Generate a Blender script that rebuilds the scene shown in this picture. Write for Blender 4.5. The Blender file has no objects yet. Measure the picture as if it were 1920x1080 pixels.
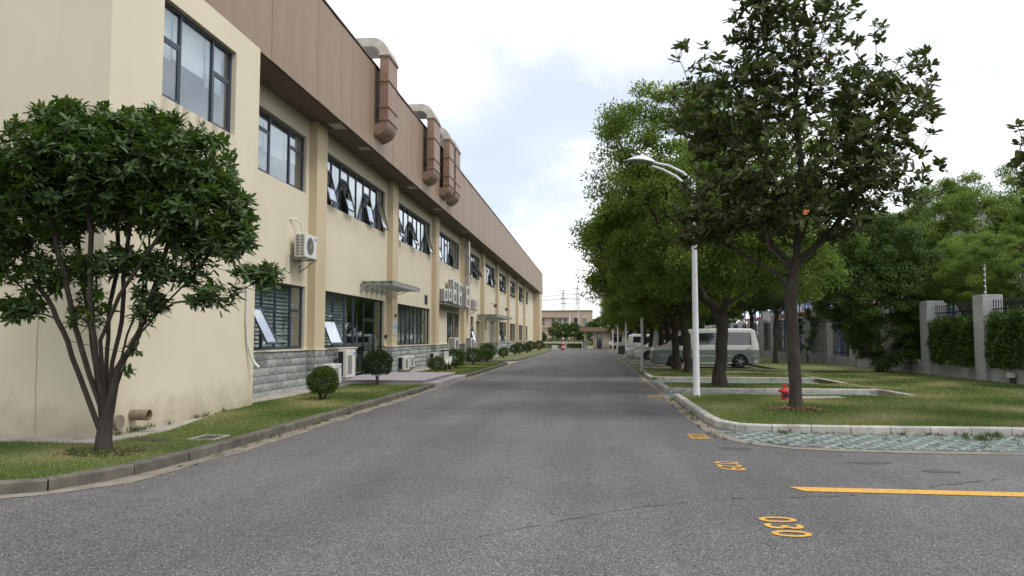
import bpy, bmesh, math, random
import numpy as np
from mathutils import Vector, Matrix
R = math.radians
rnd = random.Random(11)
sc = bpy.context.scene

# ---------------------------------------------------------------- camera, light, exposure
cam_data = bpy.data.cameras.new('camera')
cam = bpy.data.objects.new('camera', cam_data)
sc.collection.objects.link(cam)
cam.location = (0, 0, 1.55)
cam.rotation_euler = (R(90 + 3.841), 0, R(6.223))
cam_data.lens = 26.25
cam_data.sensor_width = 36
cam_data.clip_start = 0.1
cam_data.clip_end = 4000
sc.camera = cam

SUN_ELEV, SUN_AZ = 56.0, 110.0          # azimuth clockwise from +Y (down the road)
world = bpy.data.worlds.new('World')
sc.world = world
world.use_nodes = True
wt = world.node_tree
wt.nodes.clear()
def wn(t, **k):
    n = wt.nodes.new(t)
    for a, b in k.items():
        setattr(n, a, b)
    return n
out = wn('ShaderNodeOutputWorld')
sky = wn('ShaderNodeTexSky', sky_type='NISHITA', sun_disc=False)
sky.sun_elevation = R(SUN_ELEV)
sky.sun_rotation = R(SUN_AZ)
sky.air_density = 1.0
sky.dust_density = 2.0
bg_sky = wn('ShaderNodeBackground')
bg_sky.inputs[1].default_value = 0.14
bg_cloud = wn('ShaderNodeBackground')
bg_cloud.inputs[0].default_value = (1.0, 1.0, 1.0, 1)
tc = wn('ShaderNodeTexCoord')
sep = wn('ShaderNodeSeparateXYZ')
zc = wn('ShaderNodeMath', operation='MAXIMUM'); zc.inputs[1].default_value = 0.0
za = wn('ShaderNodeMath', operation='ADD'); za.inputs[1].default_value = 0.16
dx = wn('ShaderNodeMath', operation='DIVIDE')
dy = wn('ShaderNodeMath', operation='DIVIDE')
comb = wn('ShaderNodeCombineXYZ')
noi = wn('ShaderNodeTexNoise')
noi.inputs['Scale'].default_value = 1.15
noi.inputs['Detail'].default_value = 7
noi.inputs['Roughness'].default_value = 0.55
noi.inputs['Distortion'].default_value = 0.35
ramp = wn('ShaderNodeValToRGB')
ramp.color_ramp.elements[0].position = 0.38
ramp.color_ramp.elements[1].position = 0.66
ramp.color_ramp.elements[0].color = (0.41, 0.41, 0.41, 1)
ramp.color_ramp.elements[1].color = (1, 1, 1, 1)
noi2 = wn('ShaderNodeTexNoise')
noi2.inputs['Scale'].default_value = 0.6
noi2.inputs['Detail'].default_value = 4
mr = wn('ShaderNodeMapRange')
mr.inputs[1].default_value = 0.35; mr.inputs[2].default_value = 0.68
mr.inputs[3].default_value = 0.86; mr.inputs[4].default_value = 1.75
mix = wn('ShaderNodeMixShader')
L = wt.links.new
L(tc.outputs['Generated'], sep.inputs[0])
L(sep.outputs[2], zc.inputs[0]); L(zc.outputs[0], za.inputs[0])
L(sep.outputs[0], dx.inputs[0]); L(za.outputs[0], dx.inputs[1])
L(sep.outputs[1], dy.inputs[0]); L(za.outputs[0], dy.inputs[1])
L(dx.outputs[0], comb.inputs[0]); L(dy.outputs[0], comb.inputs[1])
comb.inputs[2].default_value = 3.7
L(comb.outputs[0], noi.inputs['Vector']); L(comb.outputs[0], noi2.inputs['Vector'])
L(noi.outputs['Fac'], ramp.inputs[0])
L(noi2.outputs['Fac'], mr.inputs[0])
L(mr.outputs[0], bg_cloud.inputs[1])
L(sky.outputs[0], bg_sky.inputs[0])
L(ramp.outputs[0], mix.inputs[0])
L(bg_sky.outputs[0], mix.inputs[1]); L(bg_cloud.outputs[0], mix.inputs[2])
L(mix.outputs[0], out.inputs[0])

sun_data = bpy.data.lights.new('sun', 'SUN')
sun_data.energy = 1.4
sun_data.angle = R(14)
sun_data.color = (1.0, 0.96, 0.9)
sun = bpy.data.objects.new('sun', sun_data)
sc.collection.objects.link(sun)
_s = Vector((math.sin(R(SUN_AZ)) * math.cos(R(SUN_ELEV)), math.cos(R(SUN_AZ)) * math.cos(R(SUN_ELEV)), math.sin(R(SUN_ELEV))))
sun.rotation_euler = _s.to_track_quat('Z', 'Y').to_euler()
sun.location = (30, -30, 60)

sc.view_settings.view_transform = 'Standard'
sc.view_settings.look = 'None'
sc.view_settings.exposure = 0.36
sc.view_settings.gamma = 1
sc.view_settings.use_curve_mapping = False
try:
    sc.cycles.max_bounces = 8
    sc.cycles.transparent_max_bounces = 12
    sc.cycles.caustics_reflective = False
    sc.cycles.caustics_refractive = False
except Exception:
    pass

# ---------------------------------------------------------------- materials
def col4(c):
    return (c[0], c[1], c[2], 1)

def nmat(name):
    m = bpy.data.materials.new(name)
    m.use_nodes = True
    nt = m.node_tree
    return m, nt, nt.nodes['Principled BSDF']

def pmat(name, c1, c2=None, scale=3.0, rough=0.8, bump=0.0, bscale=60.0, metal=0.0, stretch=(1, 1, 1), spec=0.5, coat=0.0,
         c3=None, s3=0.7, detail=5, objrand=0.0):
    """two colours mixed by noise, an optional third in large blotches, optional bump and per-object variation"""
    m, nt, p = nmat(name)
    N, K = nt.nodes, nt.links.new
    p.inputs['Roughness'].default_value = rough
    p.inputs['Metallic'].default_value = metal
    p.inputs['Specular IOR Level'].default_value = spec
    p.inputs['Coat Weight'].default_value = coat
    p.inputs['Base Color'].default_value = col4(c1)
    t = N.new('ShaderNodeTexCoord')
    mp = N.new('ShaderNodeMapping')
    mp.inputs['Scale'].default_value = stretch
    K(t.outputs['Object'], mp.inputs[0])
    src = None
    if c2:
        n = N.new('ShaderNodeTexNoise')
        n.inputs['Scale'].default_value = scale
        n.inputs['Detail'].default_value = detail
        n.inputs['Roughness'].default_value = 0.6
        K(mp.outputs[0], n.inputs['Vector'])
        r = N.new('ShaderNodeValToRGB')
        r.color_ramp.elements[0].position = 0.32; r.color_ramp.elements[1].position = 0.68
        r.color_ramp.elements[0].color = col4(c1); r.color_ramp.elements[1].color = col4(c2)
        K(n.outputs['Fac'], r.inputs[0])
        src = r.outputs[0]
        if c3:
            n3 = N.new('ShaderNodeTexNoise')
            n3.inputs['Scale'].default_value = s3
            n3.inputs['Detail'].default_value = 6
            n3.inputs['Roughness'].default_value = 0.65
            K(mp.outputs[0], n3.inputs['Vector'])
            r3 = N.new('ShaderNodeMapRange')
            r3.inputs[1].default_value = 0.5; r3.inputs[2].default_value = 0.72
            K(n3.outputs['Fac'], r3.inputs[0])
            mx = N.new('ShaderNodeMix'); mx.data_type = 'RGBA'
            K(r3.outputs[0], mx.inputs['Factor'])
            K(src, mx.inputs['A'])
            mx.inputs['B'].default_value = col4(c3)
            src = mx.outputs['Result']
    if objrand > 0:
        oi = N.new('ShaderNodeObjectInfo')
        mr_ = N.new('ShaderNodeMapRange')
        mr_.inputs[3].default_value = 1 - objrand; mr_.inputs[4].default_value = 1 + objrand
        K(oi.outputs['Random'], mr_.inputs[0])
        hs = N.new('ShaderNodeHueSaturation')
        K(mr_.outputs[0], hs.inputs['Value'])
        if src:
            K(src, hs.inputs['Color'])
        else:
            hs.inputs['Color'].default_value = col4(c1)
        src = hs.outputs[0]
    if src:
        K(src, p.inputs['Base Color'])
    if bump > 0:
        b = N.new('ShaderNodeTexNoise')
        b.inputs['Scale'].default_value = bscale
        b.inputs['Detail'].default_value = 4
        K(t.outputs['Object'], b.inputs['Vector'])
        bp = N.new('ShaderNodeBump')
        bp.inputs['Strength'].default_value = bump
        bp.inputs['Distance'].default_value = 0.01
        K(b.outputs['Fac'], bp.inputs['Height'])
        K(bp.outputs[0], p.inputs['Normal'])
    return m

def wall_mat(name, c1, c2, dirt):
    """painted render: faint blotches, vertical runs of dirt, splashed foot"""
    m, nt, p = nmat(name)
    N, K = nt.nodes, nt.links.new
    p.inputs['Roughness'].default_value = 0.85
    p.inputs['Specular IOR Level'].default_value = 0.25
    t = N.new('ShaderNodeTexCoord')
    n = N.new('ShaderNodeTexNoise'); n.inputs['Scale'].default_value = 0.55; n.inputs['Detail'].default_value = 6
    K(t.outputs['Object'], n.inputs['Vector'])
    r = N.new('ShaderNodeValToRGB')
    r.color_ramp.elements[0].position = 0.3; r.color_ramp.elements[1].position = 0.7
    r.color_ramp.elements[0].color = col4(c1); r.color_ramp.elements[1].color = col4(c2)
    K(n.outputs['Fac'], r.inputs[0])
    mp = N.new('ShaderNodeMapping'); mp.inputs['Scale'].default_value = (1.6, 1.6, 0.22)
    K(t.outputs['Object'], mp.inputs[0])
    s = N.new('ShaderNodeTexNoise'); s.inputs['Scale'].default_value = 1.6; s.inputs['Detail'].default_value = 8; s.inputs['Roughness'].default_value = 0.7
    K(mp.outputs[0], s.inputs['Vector'])
    sr = N.new('ShaderNodeMapRange'); sr.inputs[1].default_value = 0.5; sr.inputs[2].default_value = 0.8; sr.inputs[4].default_value = 0.22
    K(s.outputs['Fac'], sr.inputs[0])
    mx = N.new('ShaderNodeMix'); mx.data_type = 'RGBA'
    K(sr.outputs[0], mx.inputs['Factor']); K(r.outputs[0], mx.inputs['A']); mx.inputs['B'].default_value = col4(dirt)
    sp = N.new('ShaderNodeSeparateXYZ'); K(t.outputs['Object'], sp.inputs[0])
    f = N.new('ShaderNodeTexNoise'); f.inputs['Scale'].default_value = 2.5; f.inputs['Detail'].default_value = 6
    K(t.outputs['Object'], f.inputs['Vector'])
    fa = N.new('ShaderNodeMath'); fa.operation = 'MULTIPLY_ADD'; fa.inputs[1].default_value = -1.1
    K(f.outputs['Fac'], fa.inputs[0]); K(sp.outputs[2], fa.inputs[2])
    fr = N.new('ShaderNodeMapRange'); fr.inputs[1].default_value = -0.55; fr.inputs[2].default_value = 0.15; fr.inputs[3].default_value = 0.55; fr.inputs[4].default_value = 0.0
    K(fa.outputs[0], fr.inputs[0])
    m2 = N.new('ShaderNodeMix'); m2.data_type = 'RGBA'
    K(fr.outputs[0], m2.inputs['Factor']); K(mx.outputs['Result'], m2.inputs['A']); m2.inputs['B'].default_value = (0.2, 0.15, 0.1, 1)
    K(m2.outputs['Result'], p.inputs['Base Color'])
    b = N.new('ShaderNodeTexNoise'); b.inputs['Scale'].default_value = 35; b.inputs['Detail'].default_value = 3
    K(t.outputs['Object'], b.inputs['Vector'])
    bp = N.new('ShaderNodeBump'); bp.inputs['Strength'].default_value = 0.12; bp.inputs['Distance'].default_value = 0.01
    K(b.outputs['Fac'], bp.inputs['Height']); K(bp.outputs[0], p.inputs['Normal'])
    return m

def streak_mat(name, col, strength, sx=5.0):
    """run-off dirt: see-through film with vertical streaks, fading out downwards over one unit of object height"""
    m = bpy.data.materials.new(name); m.use_nodes = True
    nt = m.node_tree; N, K = nt.nodes, nt.links.new
    N.clear()
    o = N.new('ShaderNodeOutputMaterial')
    tr = N.new('ShaderNodeBsdfTransparent'); df = N.new('ShaderNodeBsdfDiffuse'); df.inputs[0].default_value = col4(col)
    t = N.new('ShaderNodeTexCoord')
    mp = N.new('ShaderNodeMapping'); mp.inputs['Scale'].default_value = (sx, sx, 0.35)
    K(t.outputs['Object'], mp.inputs[0])
    n = N.new('ShaderNodeTexNoise'); n.inputs['Scale'].default_value = 1.6; n.inputs['Detail'].default_value = 7; n.inputs['Roughness'].default_value = 0.7
    K(mp.outputs[0], n.inputs['Vector'])
    r = N.new('ShaderNodeMapRange'); r.inputs[1].default_value = 0.42; r.inputs[2].default_value = 0.75
    K(n.outputs['Fac'], r.inputs[0])
    sp = N.new('ShaderNodeSeparateXYZ'); K(t.outputs['Generated'], sp.inputs[0])
    ps = N.new('ShaderNodeMath'); ps.operation = 'POWER'; ps.inputs[1].default_value = 1.4
    K(sp.outputs[2], ps.inputs[0])
    a = N.new('ShaderNodeMath'); a.operation = 'MULTIPLY'; K(r.outputs[0], a.inputs[0]); K(ps.outputs[0], a.inputs[1])
    b = N.new('ShaderNodeMath'); b.operation = 'MULTIPLY'; b.inputs[1].default_value = strength; K(a.outputs[0], b.inputs[0])
    ms = N.new('ShaderNodeMixShader'); K(b.outputs[0], ms.inputs[0]); K(tr.outputs[0], ms.inputs[1]); K(df.outputs[0], ms.inputs[2]); K(ms.outputs[0], o.inputs[0])
    return m

def glass_mat(name, tint, refl=1.7, r0=0.05):
    """thin pane: see-through tint mixed with mirror by Fresnel"""
    m = bpy.data.materials.new(name); m.use_nodes = True
    nt = m.node_tree; N, K = nt.nodes, nt.links.new
    N.clear()
    o = N.new('ShaderNodeOutputMaterial')
    tr = N.new('ShaderNodeBsdfTransparent'); tr.inputs[0].default_value = col4(tint)
    gl = N.new('ShaderNodeBsdfGlossy'); gl.inputs['Roughness'].default_value = 0.02; gl.inputs[0].default_value = (0.9, 0.95, 1.0, 1)
    lw = N.new('ShaderNodeLayerWeight'); lw.inputs['Blend'].default_value = 0.5
    pw = N.new('ShaderNodeMath'); pw.operation = 'POWER'; pw.inputs[1].default_value = 3.2
    fr = N.new('ShaderNodeMath'); fr.operation = 'MULTIPLY_ADD'; fr.inputs[1].default_value = refl; fr.inputs[2].default_value = r0
    K(lw.outputs['Facing'], pw.inputs[0]); K(pw.outputs[0], fr.inputs[0])
    t = N.new('ShaderNodeTexCoord')
    b = N.new('ShaderNodeTexNoise'); b.inputs['Scale'].default_value = 1.3
    K(t.outputs['Object'], b.inputs['Vector'])
    bp = N.new('ShaderNodeBump'); bp.inputs['Strength'].default_value = 0.05; bp.inputs['Distance'].default_value = 0.05
    K(b.outputs['Fac'], bp.inputs['Height'])
    mxs = N.new('ShaderNodeMixShader')
    K(fr.outputs[0], mxs.inputs[0]); K(tr.outputs[0], mxs.inputs[1]); K(gl.outputs[0], mxs.inputs[2])
    K(mxs.outputs[0], o.inputs[0])
    return m

def leaf_mat(name, ramp_cols, back=None, rough=0.42, trans=0.25, attr=True):
    m = bpy.data.materials.new(name); m.use_nodes = True
    nt = m.node_tree; N, K = nt.nodes, nt.links.new
    p = N['Principled BSDF'] if 'Principled BSDF' in N else None
    o = N['Material Output']
    r = N.new('ShaderNodeValToRGB')
    els = r.color_ramp.elements
    while len(els) < len(ramp_cols):
        els.new(0.5)
    for i, (pos, c) in enumerate(ramp_cols):
        els[i].position = pos; els[i].color = col4(c)
    if attr:
        a = N.new('ShaderNodeAttribute'); a.attribute_name = 'tint'
        K(a.outputs['Fac'], r.inputs[0])
    else:
        a = N.new('ShaderNodeObjectInfo'); K(a.outputs['Random'], r.inputs[0])
    src = r.outputs[0]
    if back:
        g = N.new('ShaderNodeNewGeometry')
        mx = N.new('ShaderNodeMix'); mx.data_type = 'RGBA'
        K(g.outputs['Backfacing'], mx.inputs['Factor']); K(src, mx.inputs['A']); mx.inputs['B'].default_value = col4(back)
        src = mx.outputs['Result']
    K(src, p.inputs['Base Color'])
    p.inputs['Roughness'].default_value = rough
    p.inputs['Specular IOR Level'].default_value = 0.2
    tl = N.new('ShaderNodeBsdfTranslucent'); K(src, tl.inputs[0])
    ms = N.new('ShaderNodeMixShader'); ms.inputs[0].default_value = trans
    K(p.outputs[0], ms.inputs[1]); K(tl.outputs[0], ms.inputs[2]); K(ms.outputs[0], o.inputs[0])
    return m

def asphalt_mat():
    m, nt, p = nmat('asphalt')
    N, K = nt.nodes, nt.links.new
    t = N.new('ShaderNodeTexCoord')
    big = N.new('ShaderNodeTexNoise'); big.inputs['Scale'].default_value = 0.28; big.inputs['Detail'].default_value = 7; big.inputs['Roughness'].default_value = 0.62
    K(t.outputs['Object'], big.inputs['Vector'])
    rb = N.new('ShaderNodeValToRGB')
    rb.color_ramp.elements[0].position = 0.3; rb.color_ramp.elements[1].position = 0.72
    rb.color_ramp.elements[0].color = (0.094, 0.092, 0.096, 1); rb.color_ramp.elements[1].color = (0.155, 0.151, 0.151, 1)
    K(big.outputs['Fac'], rb.inputs[0])
    # aggregate: small bright and dark stones
    v = N.new('ShaderNodeTexVoronoi'); v.inputs['Scale'].default_value = 125; v.inputs['Randomness'].default_value = 1
    K(t.outputs['Object'], v.inputs['Vector'])
    sepc = N.new('ShaderNodeSeparateColor'); K(v.outputs['Color'], sepc.inputs[0])
    cr = N.new('ShaderNodeValToRGB')
    e = cr.color_ramp.elements
    e[0].position = 0.0; e[0].color = (0.22, 0.22, 0.22, 1)
    e[1].position = 1.0; e[1].color = (2.6, 2.55, 2.45, 1)
    e.new(0.55).color = (0.82, 0.82, 0.83, 1); e.new(0.85).color = (1.15, 1.15, 1.12, 1); e.new(0.94).color = (1.9, 1.87, 1.8, 1)
    K(sepc.outputs[0], cr.inputs[0])
    n2 = N.new('ShaderNodeTexNoise'); n2.inputs['Scale'].default_value = 40; n2.inputs['Detail'].default_value = 5; n2.inputs['Roughness'].default_value = 0.75
    K(t.outputs['Object'], n2.inputs['Vector'])
    mr2 = N.new('ShaderNodeMapRange'); mr2.inputs[1].default_value = 0.3; mr2.inputs[2].default_value = 0.7; mr2.inputs[3].default_value = 0.72; mr2.inputs[4].default_value = 1.3
    K(n2.outputs['Fac'], mr2.inputs[0])
    mul = N.new('ShaderNodeMix'); mul.data_type = 'RGBA'; mul.blend_type = 'MULTIPLY'; mul.inputs['Factor'].default_value = 1
    K(rb.outputs[0], mul.inputs['A']); K(cr.outputs[0], mul.inputs['B'])
    mul2 = N.new('ShaderNodeVectorMath'); mul2.operation = 'SCALE'
    K(mul.outputs['Result'], mul2.inputs[0]); K(mr2.outputs[0], mul2.inputs['Scale'])
    # long wear streaks down the road
    mp = N.new('ShaderNodeMapping'); mp.inputs['Scale'].default_value = (0.9, 0.06, 1)
    K(t.outputs['Object'], mp.inputs[0])
    st = N.new('ShaderNodeTexNoise'); st.inputs['Scale'].default_value = 1.3; st.inputs['Detail'].default_value = 4
    K(mp.outputs[0], st.inputs['Vector'])
    ms = N.new('ShaderNodeMapRange'); ms.inputs[1].default_value = 0.3; ms.inputs[2].default_value = 0.7; ms.inputs[3].default_value = 0.8; ms.inputs[4].default_value = 1.18
    K(st.outputs['Fac'], ms.inputs[0])
    mul3 = N.new('ShaderNodeVectorMath'); mul3.operation = 'SCALE'
    K(mul2.outputs[0], mul3.inputs[0]); K(ms.outputs[0], mul3.inputs['Scale'])
    # stains and repaired blotches
    sn = N.new('ShaderNodeTexNoise'); sn.inputs['Scale'].default_value = 0.75; sn.inputs['Detail'].default_value = 3; sn.inputs['Distortion'].default_value = 0.6
    K(t.outputs['Object'], sn.inputs['Vector'])
    sm = N.new('ShaderNodeMapRange'); sm.inputs[1].default_value = 0.66; sm.inputs[2].default_value = 0.74; sm.inputs[3].default_value = 1.0; sm.inputs[4].default_value = 0.72
    K(sn.outputs['Fac'], sm.inputs[0])
    mul4 = N.new('ShaderNodeVectorMath'); mul4.operation = 'SCALE'
    K(mul3.outputs[0], mul4.inputs[0]); K(sm.outputs[0], mul4.inputs['Scale'])
    K(mul4.outputs[0], p.inputs['Base Color'])
    p.inputs['Roughness'].default_value = 0.72
    p.inputs['Specular IOR Level'].default_value = 0.42
    bp = N.new('ShaderNodeBump'); bp.inputs['Strength'].default_value = 0.35; bp.inputs['Distance'].default_value = 0.006
    K(v.outputs['Distance'], bp.inputs['Height']); K(bp.outputs[0], p.inputs['Normal'])
    return m

M = {}
M['asphalt'] = asphalt_mat()
M['cream'] = wall_mat('cream_render', (0.60, 0.542, 0.405), (0.65, 0.595, 0.462), (0.50, 0.44, 0.32))
M['tan'] = wall_mat('tan_render', (0.52, 0.43, 0.285), (0.55, 0.465, 0.32), (0.40, 0.33, 0.21))
M['fascia'] = pmat('brown_fascia_panel', (0.225, 0.156, 0.104), (0.272, 0.192, 0.132), 1.6, 0.55, 0.04, 40, stretch=(1, 1, 0.25), c3=(0.17, 0.112, 0.085), s3=0.5, objrand=0.025)
M['soffit'] = pmat('brown_soffit', (0.115, 0.082, 0.062), (0.145, 0.105, 0.08), 2, 0.7)
M['coping'] = pmat('brown_coping', (0.12, 0.08, 0.06), None, rough=0.5)
M['duct'] = pmat('brown_duct_paint', (0.20, 0.12, 0.078), (0.25, 0.155, 0.105), 2.2, 0.5, 0.03, 20, c3=(0.30, 0.20, 0.14), s3=1.2)
M['galv'] = pmat('galvanised_steel', (0.34, 0.30, 0.25), (0.46, 0.42, 0.36), 3, 0.38, metal=0.6)
M['frame'] = pmat('slate_aluminium', (0.045, 0.06, 0.085), None, rough=0.4, metal=0.2)
M['darkframe'] = pmat('dark_aluminium', (0.035, 0.04, 0.048), None, rough=0.45, metal=0.2)
M['glass'] = glass_mat('window_glass', (0.86, 0.90, 0.91), 0.9)
M['sashglass'] = glass_mat('open_sash_glass', (0.86, 0.90, 0.91), 0.68, 0.30)
M['pipe'] = pmat('grimy_pipe', (0.20, 0.165, 0.115), (0.29, 0.245, 0.18), 8, 0.8, c3=(0.12, 0.1, 0.07), s3=5)
M['doorglass'] = glass_mat('door_glass', (0.45, 0.62, 0.56), 0.7)
M['blind'] = pmat('white_blind', (0.74, 0.76, 0.74), (0.8, 0.81, 0.79), 1.5, 0.8)
M['slat'] = pmat('grey_green_slats', (0.50, 0.53, 0.48), (0.58, 0.61, 0.56), 3, 0.6)
M['room'] = pmat('room_wall', (0.4, 0.42, 0.41), (0.5, 0.5, 0.5), 0.4, 0.9)
M['stone'] = pmat('grey_stone', (0.24, 0.262, 0.25), (0.37, 0.39, 0.375), 7, 0.9, 0.8, 30, c3=(0.15, 0.165, 0.16), s3=3.2, objrand=0.22)
M['mortar'] = pmat('mortar', (0.10, 0.10, 0.095), (0.16, 0.16, 0.15), 12, 0.95, 0.3, 60)
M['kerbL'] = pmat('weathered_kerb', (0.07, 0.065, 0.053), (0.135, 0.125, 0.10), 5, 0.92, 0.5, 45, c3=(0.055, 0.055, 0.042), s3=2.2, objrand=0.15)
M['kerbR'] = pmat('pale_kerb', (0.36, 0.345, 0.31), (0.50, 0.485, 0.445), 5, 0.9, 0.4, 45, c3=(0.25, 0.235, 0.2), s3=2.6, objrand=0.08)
M['gutter'] = pmat('sandy_concrete', (0.17, 0.148, 0.115), (0.27, 0.24, 0.195), 4, 0.95, 0.35, 60, c3=(0.17, 0.155, 0.125), s3=1.8)
M['apron'] = pmat('worn_concrete', (0.30, 0.28, 0.24), (0.42, 0.395, 0.35), 2.5, 0.95, 0.4, 40, c3=(0.16, 0.145, 0.11), s3=1.3)
M['soil'] = pmat('soil', (0.07, 0.052, 0.035), (0.12, 0.088, 0.06), 18, 1.0, 0.9, 60)
M['turf'] = pmat('turf', (0.095, 0.13, 0.035), (0.185, 0.19, 0.07), 1.4, 1.0, 0.8, 90, c3=(0.15, 0.13, 0.055), s3=0.8, detail=8)
M['field'] = pmat('field', (0.05, 0.07, 0.025), (0.08, 0.09, 0.035), 0.3, 1.0)
M['paver'] = pmat('turquoise_paver', (0.145, 0.20, 0.18), (0.245, 0.295, 0.27), 9, 0.9, 0.5, 70, c3=(0.11, 0.135, 0.11), s3=2.6, objrand=0.14)
M['paverfar'] = pmat('far_pavers', (0.085, 0.09, 0.05), (0.18, 0.175, 0.125), 5, 0.95, 0.3, 30, detail=8)
M['yellow'] = pmat('yellow_road_paint', (0.56, 0.30, 0.04), (0.66, 0.38, 0.065), 14, 0.75, 0.35, 70, c3=(0.13, 0.11, 0.085), s3=22)
M['bark'] = pmat('bark', (0.028, 0.022, 0.016), (0.066, 0.053, 0.041), 9, 0.95, 1.0, 26, stretch=(1, 1, 0.3))
M['bark2'] = pmat('grey_bark', (0.042, 0.036, 0.029), (0.09, 0.08, 0.066), 8, 0.95, 0.9, 30, stretch=(1, 1, 0.35))
M['pole'] = pmat('white_pole_paint', (0.70, 0.72, 0.75), (0.74, 0.76, 0.78), 3, 0.35, spec=0.5, c3=(0.55, 0.56, 0.56), s3=4)
M['white'] = pmat('white_plastic', (0.62, 0.62, 0.58), (0.68, 0.68, 0.64), 3, 0.5, c3=(0.45, 0.43, 0.38), s3=3)
M['black'] = pmat('black_plastic', (0.012, 0.013, 0.015), None, rough=0.5)
M['dgrey'] = pmat('dark_grey', (0.06, 0.062, 0.065), None, rough=0.55)
M['mgrey'] = pmat('mid_grey', (0.25, 0.25, 0.25), (0.3, 0.3, 0.3), 5, 0.55)
M['blue'] = pmat('blue_sticker', (0.03, 0.16, 0.55), None, rough=0.4)
M['fence'] = pmat('grey_white_render', (0.33, 0.33, 0.335), (0.40, 0.40, 0.405), 1.5, 0.9, 0.25, 40, c3=(0.22, 0.215, 0.205), s3=1.2)
M['iron'] = pmat('black_iron', (0.012, 0.014, 0.018), None, rough=0.5, metal=0.3)
M['red'] = pmat('hydrant_red', (0.42, 0.018, 0.02), (0.5, 0.03, 0.03), 8, 0.45, c3=(0.22, 0.02, 0.02), s3=5)
M['platform'] = pmat('mauve_grey_concrete', (0.28, 0.255, 0.275), (0.36, 0.335, 0.355), 2.2, 0.9, 0.2, 40, c3=(0.29, 0.26, 0.26), s3=1.6)
M['canopyglass'] = glass_mat('canopy_glass', (0.78, 0.84, 0.78), 0.4)
M['steel'] = pmat('grey_steel', (0.30, 0.31, 0.30), (0.38, 0.38, 0.36), 4, 0.45, metal=0.3)
M['tyre'] = pmat('tyre', (0.018, 0.018, 0.018), None, rough=0.85)
M['rim'] = pmat('rim', (0.35, 0.36, 0.37), None, rough=0.35, metal=0.7)
M['carglass'] = pmat('car_glass', (0.02, 0.025, 0.03), None, rough=0.04, spec=0.9, coat=0.6)
M['lampglass'] = pmat('headlamp', (0.45, 0.47, 0.48), (0.62, 0.64, 0.66), 14, 0.1, spec=0.8, coat=0.5)
M['taillamp'] = pmat('tail_lamp', (0.55, 0.02, 0.03), None, rough=0.15, coat=0.5)
M['orange'] = pmat('orange_beam', (0.24, 0.05, 0.022), None, rough=0.5)
M['rackblue'] = pmat('blue_upright', (0.02, 0.07, 0.24), None, rough=0.5)
M['whitewall'] = pmat('white_cladding', (0.50, 0.51, 0.51), (0.56, 0.57, 0.57), 0.5, 0.7)
M['pinkwall'] = wall_mat('pink_brown_render', (0.40, 0.30, 0.245), (0.44, 0.335, 0.275), (0.3, 0.2, 0.16))
M['skin'] = pmat('skin', (0.45, 0.27, 0.19), None, rough=0.6)
M['cloth_white'] = pmat('white_cloth', (0.6, 0.6, 0.62), None, rough=0.9)
M['cloth_dark'] = pmat('dark_cloth', (0.03, 0.03, 0.04), None, rough=0.9)
M['flower'] = pmat('dry_flower', (0.5, 0.2, 0.05), (0.62, 0.3, 0.1), 20, 0.8)
M['weed'] = leaf_mat('weed_green', [(0, (0.05, 0.085, 0.02)), (1, (0.12, 0.15, 0.045))])
M['grass'] = leaf_mat('grass_blade', [(0, (0.075, 0.13, 0.028)), (0.45, (0.155, 0.21, 0.058)), (0.75, (0.28, 0.28, 0.115)), (1, (0.44, 0.39, 0.21))], rough=0.6, trans=0.2)
M['litter'] = pmat('leaf_litter', (0.16, 0.10, 0.055), (0.26, 0.18, 0.10), 25, 0.95, 0.4, 50)
LM = dict(rough=0.42)
M['leafL'] = leaf_mat('whorled_leaf', [(0, (0.036, 0.086, 0.011)), (0.5, (0.074, 0.146, 0.018)), (0.9, (0.135, 0.21, 0.028)), (1, (0.11, 0.16, 0.03))], back=(0.06, 0.10, 0.035), rough=0.42, trans=0.2)
M['leafL1'] = leaf_mat('whorled_leaf_single', [(0, (0.036, 0.082, 0.011)), (1, (0.09, 0.16, 0.022))], back=(0.06, 0.10, 0.035), rough=0.42, trans=0.2, attr=False)
M['leafM'] = leaf_mat('magnolia_leaf', [(0, (0.042, 0.068, 0.017)), (0.6, (0.088, 0.126, 0.032)), (0.9, (0.135, 0.175, 0.044)), (0.95, (0.15, 0.085, 0.035)), (1, (0.2, 0.15, 0.04))], back=(0.082, 0.098, 0.034), rough=0.36, trans=0.3)
M['leafM1'] = leaf_mat('magnolia_leaf_single', [(0, (0.045, 0.072, 0.018)), (1, (0.11, 0.15, 0.038))], back=(0.082, 0.098, 0.034), rough=0.36, trans=0.3, attr=False)
M['leafC'] = leaf_mat('camphor_leaf', [(0, (0.075, 0.135, 0.022)), (0.5, (0.15, 0.235, 0.04)), (1, (0.30, 0.39, 0.075))], rough=0.5, trans=0.45)
M['leafD'] = leaf_mat('dark_shrub_leaf', [(0, (0.036, 0.074, 0.014)), (0.7, (0.075, 0.13, 0.024)), (1, (0.14, 0.20, 0.042))], rough=0.45, trans=0.25)
M['leafY'] = leaf_mat('yellow_green_leaf', [(0, (0.04, 0.075, 0.018)), (0.5, (0.08, 0.13, 0.03)), (1, (0.17, 0.20, 0.045))], rough=0.45, trans=0.3)
M['leafB'] = leaf_mat('bush_leaf', [(0, (0.03, 0.06, 0.010)), (0.6, (0.07, 0.12, 0.02)), (1, (0.13, 0.18, 0.035))], rough=0.4, trans=0.2)
M['leafR'] = leaf_mat('reddish_bush_leaf', [(0, (0.016, 0.035, 0.014)), (0.7, (0.04, 0.07, 0.02)), (0.88, (0.09, 0.10, 0.03)), (1, (0.14, 0.06, 0.035))], rough=0.35, trans=0.15)

# ---------------------------------------------------------------- helpers
COL = sc.collection
WLOC = {}

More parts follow.
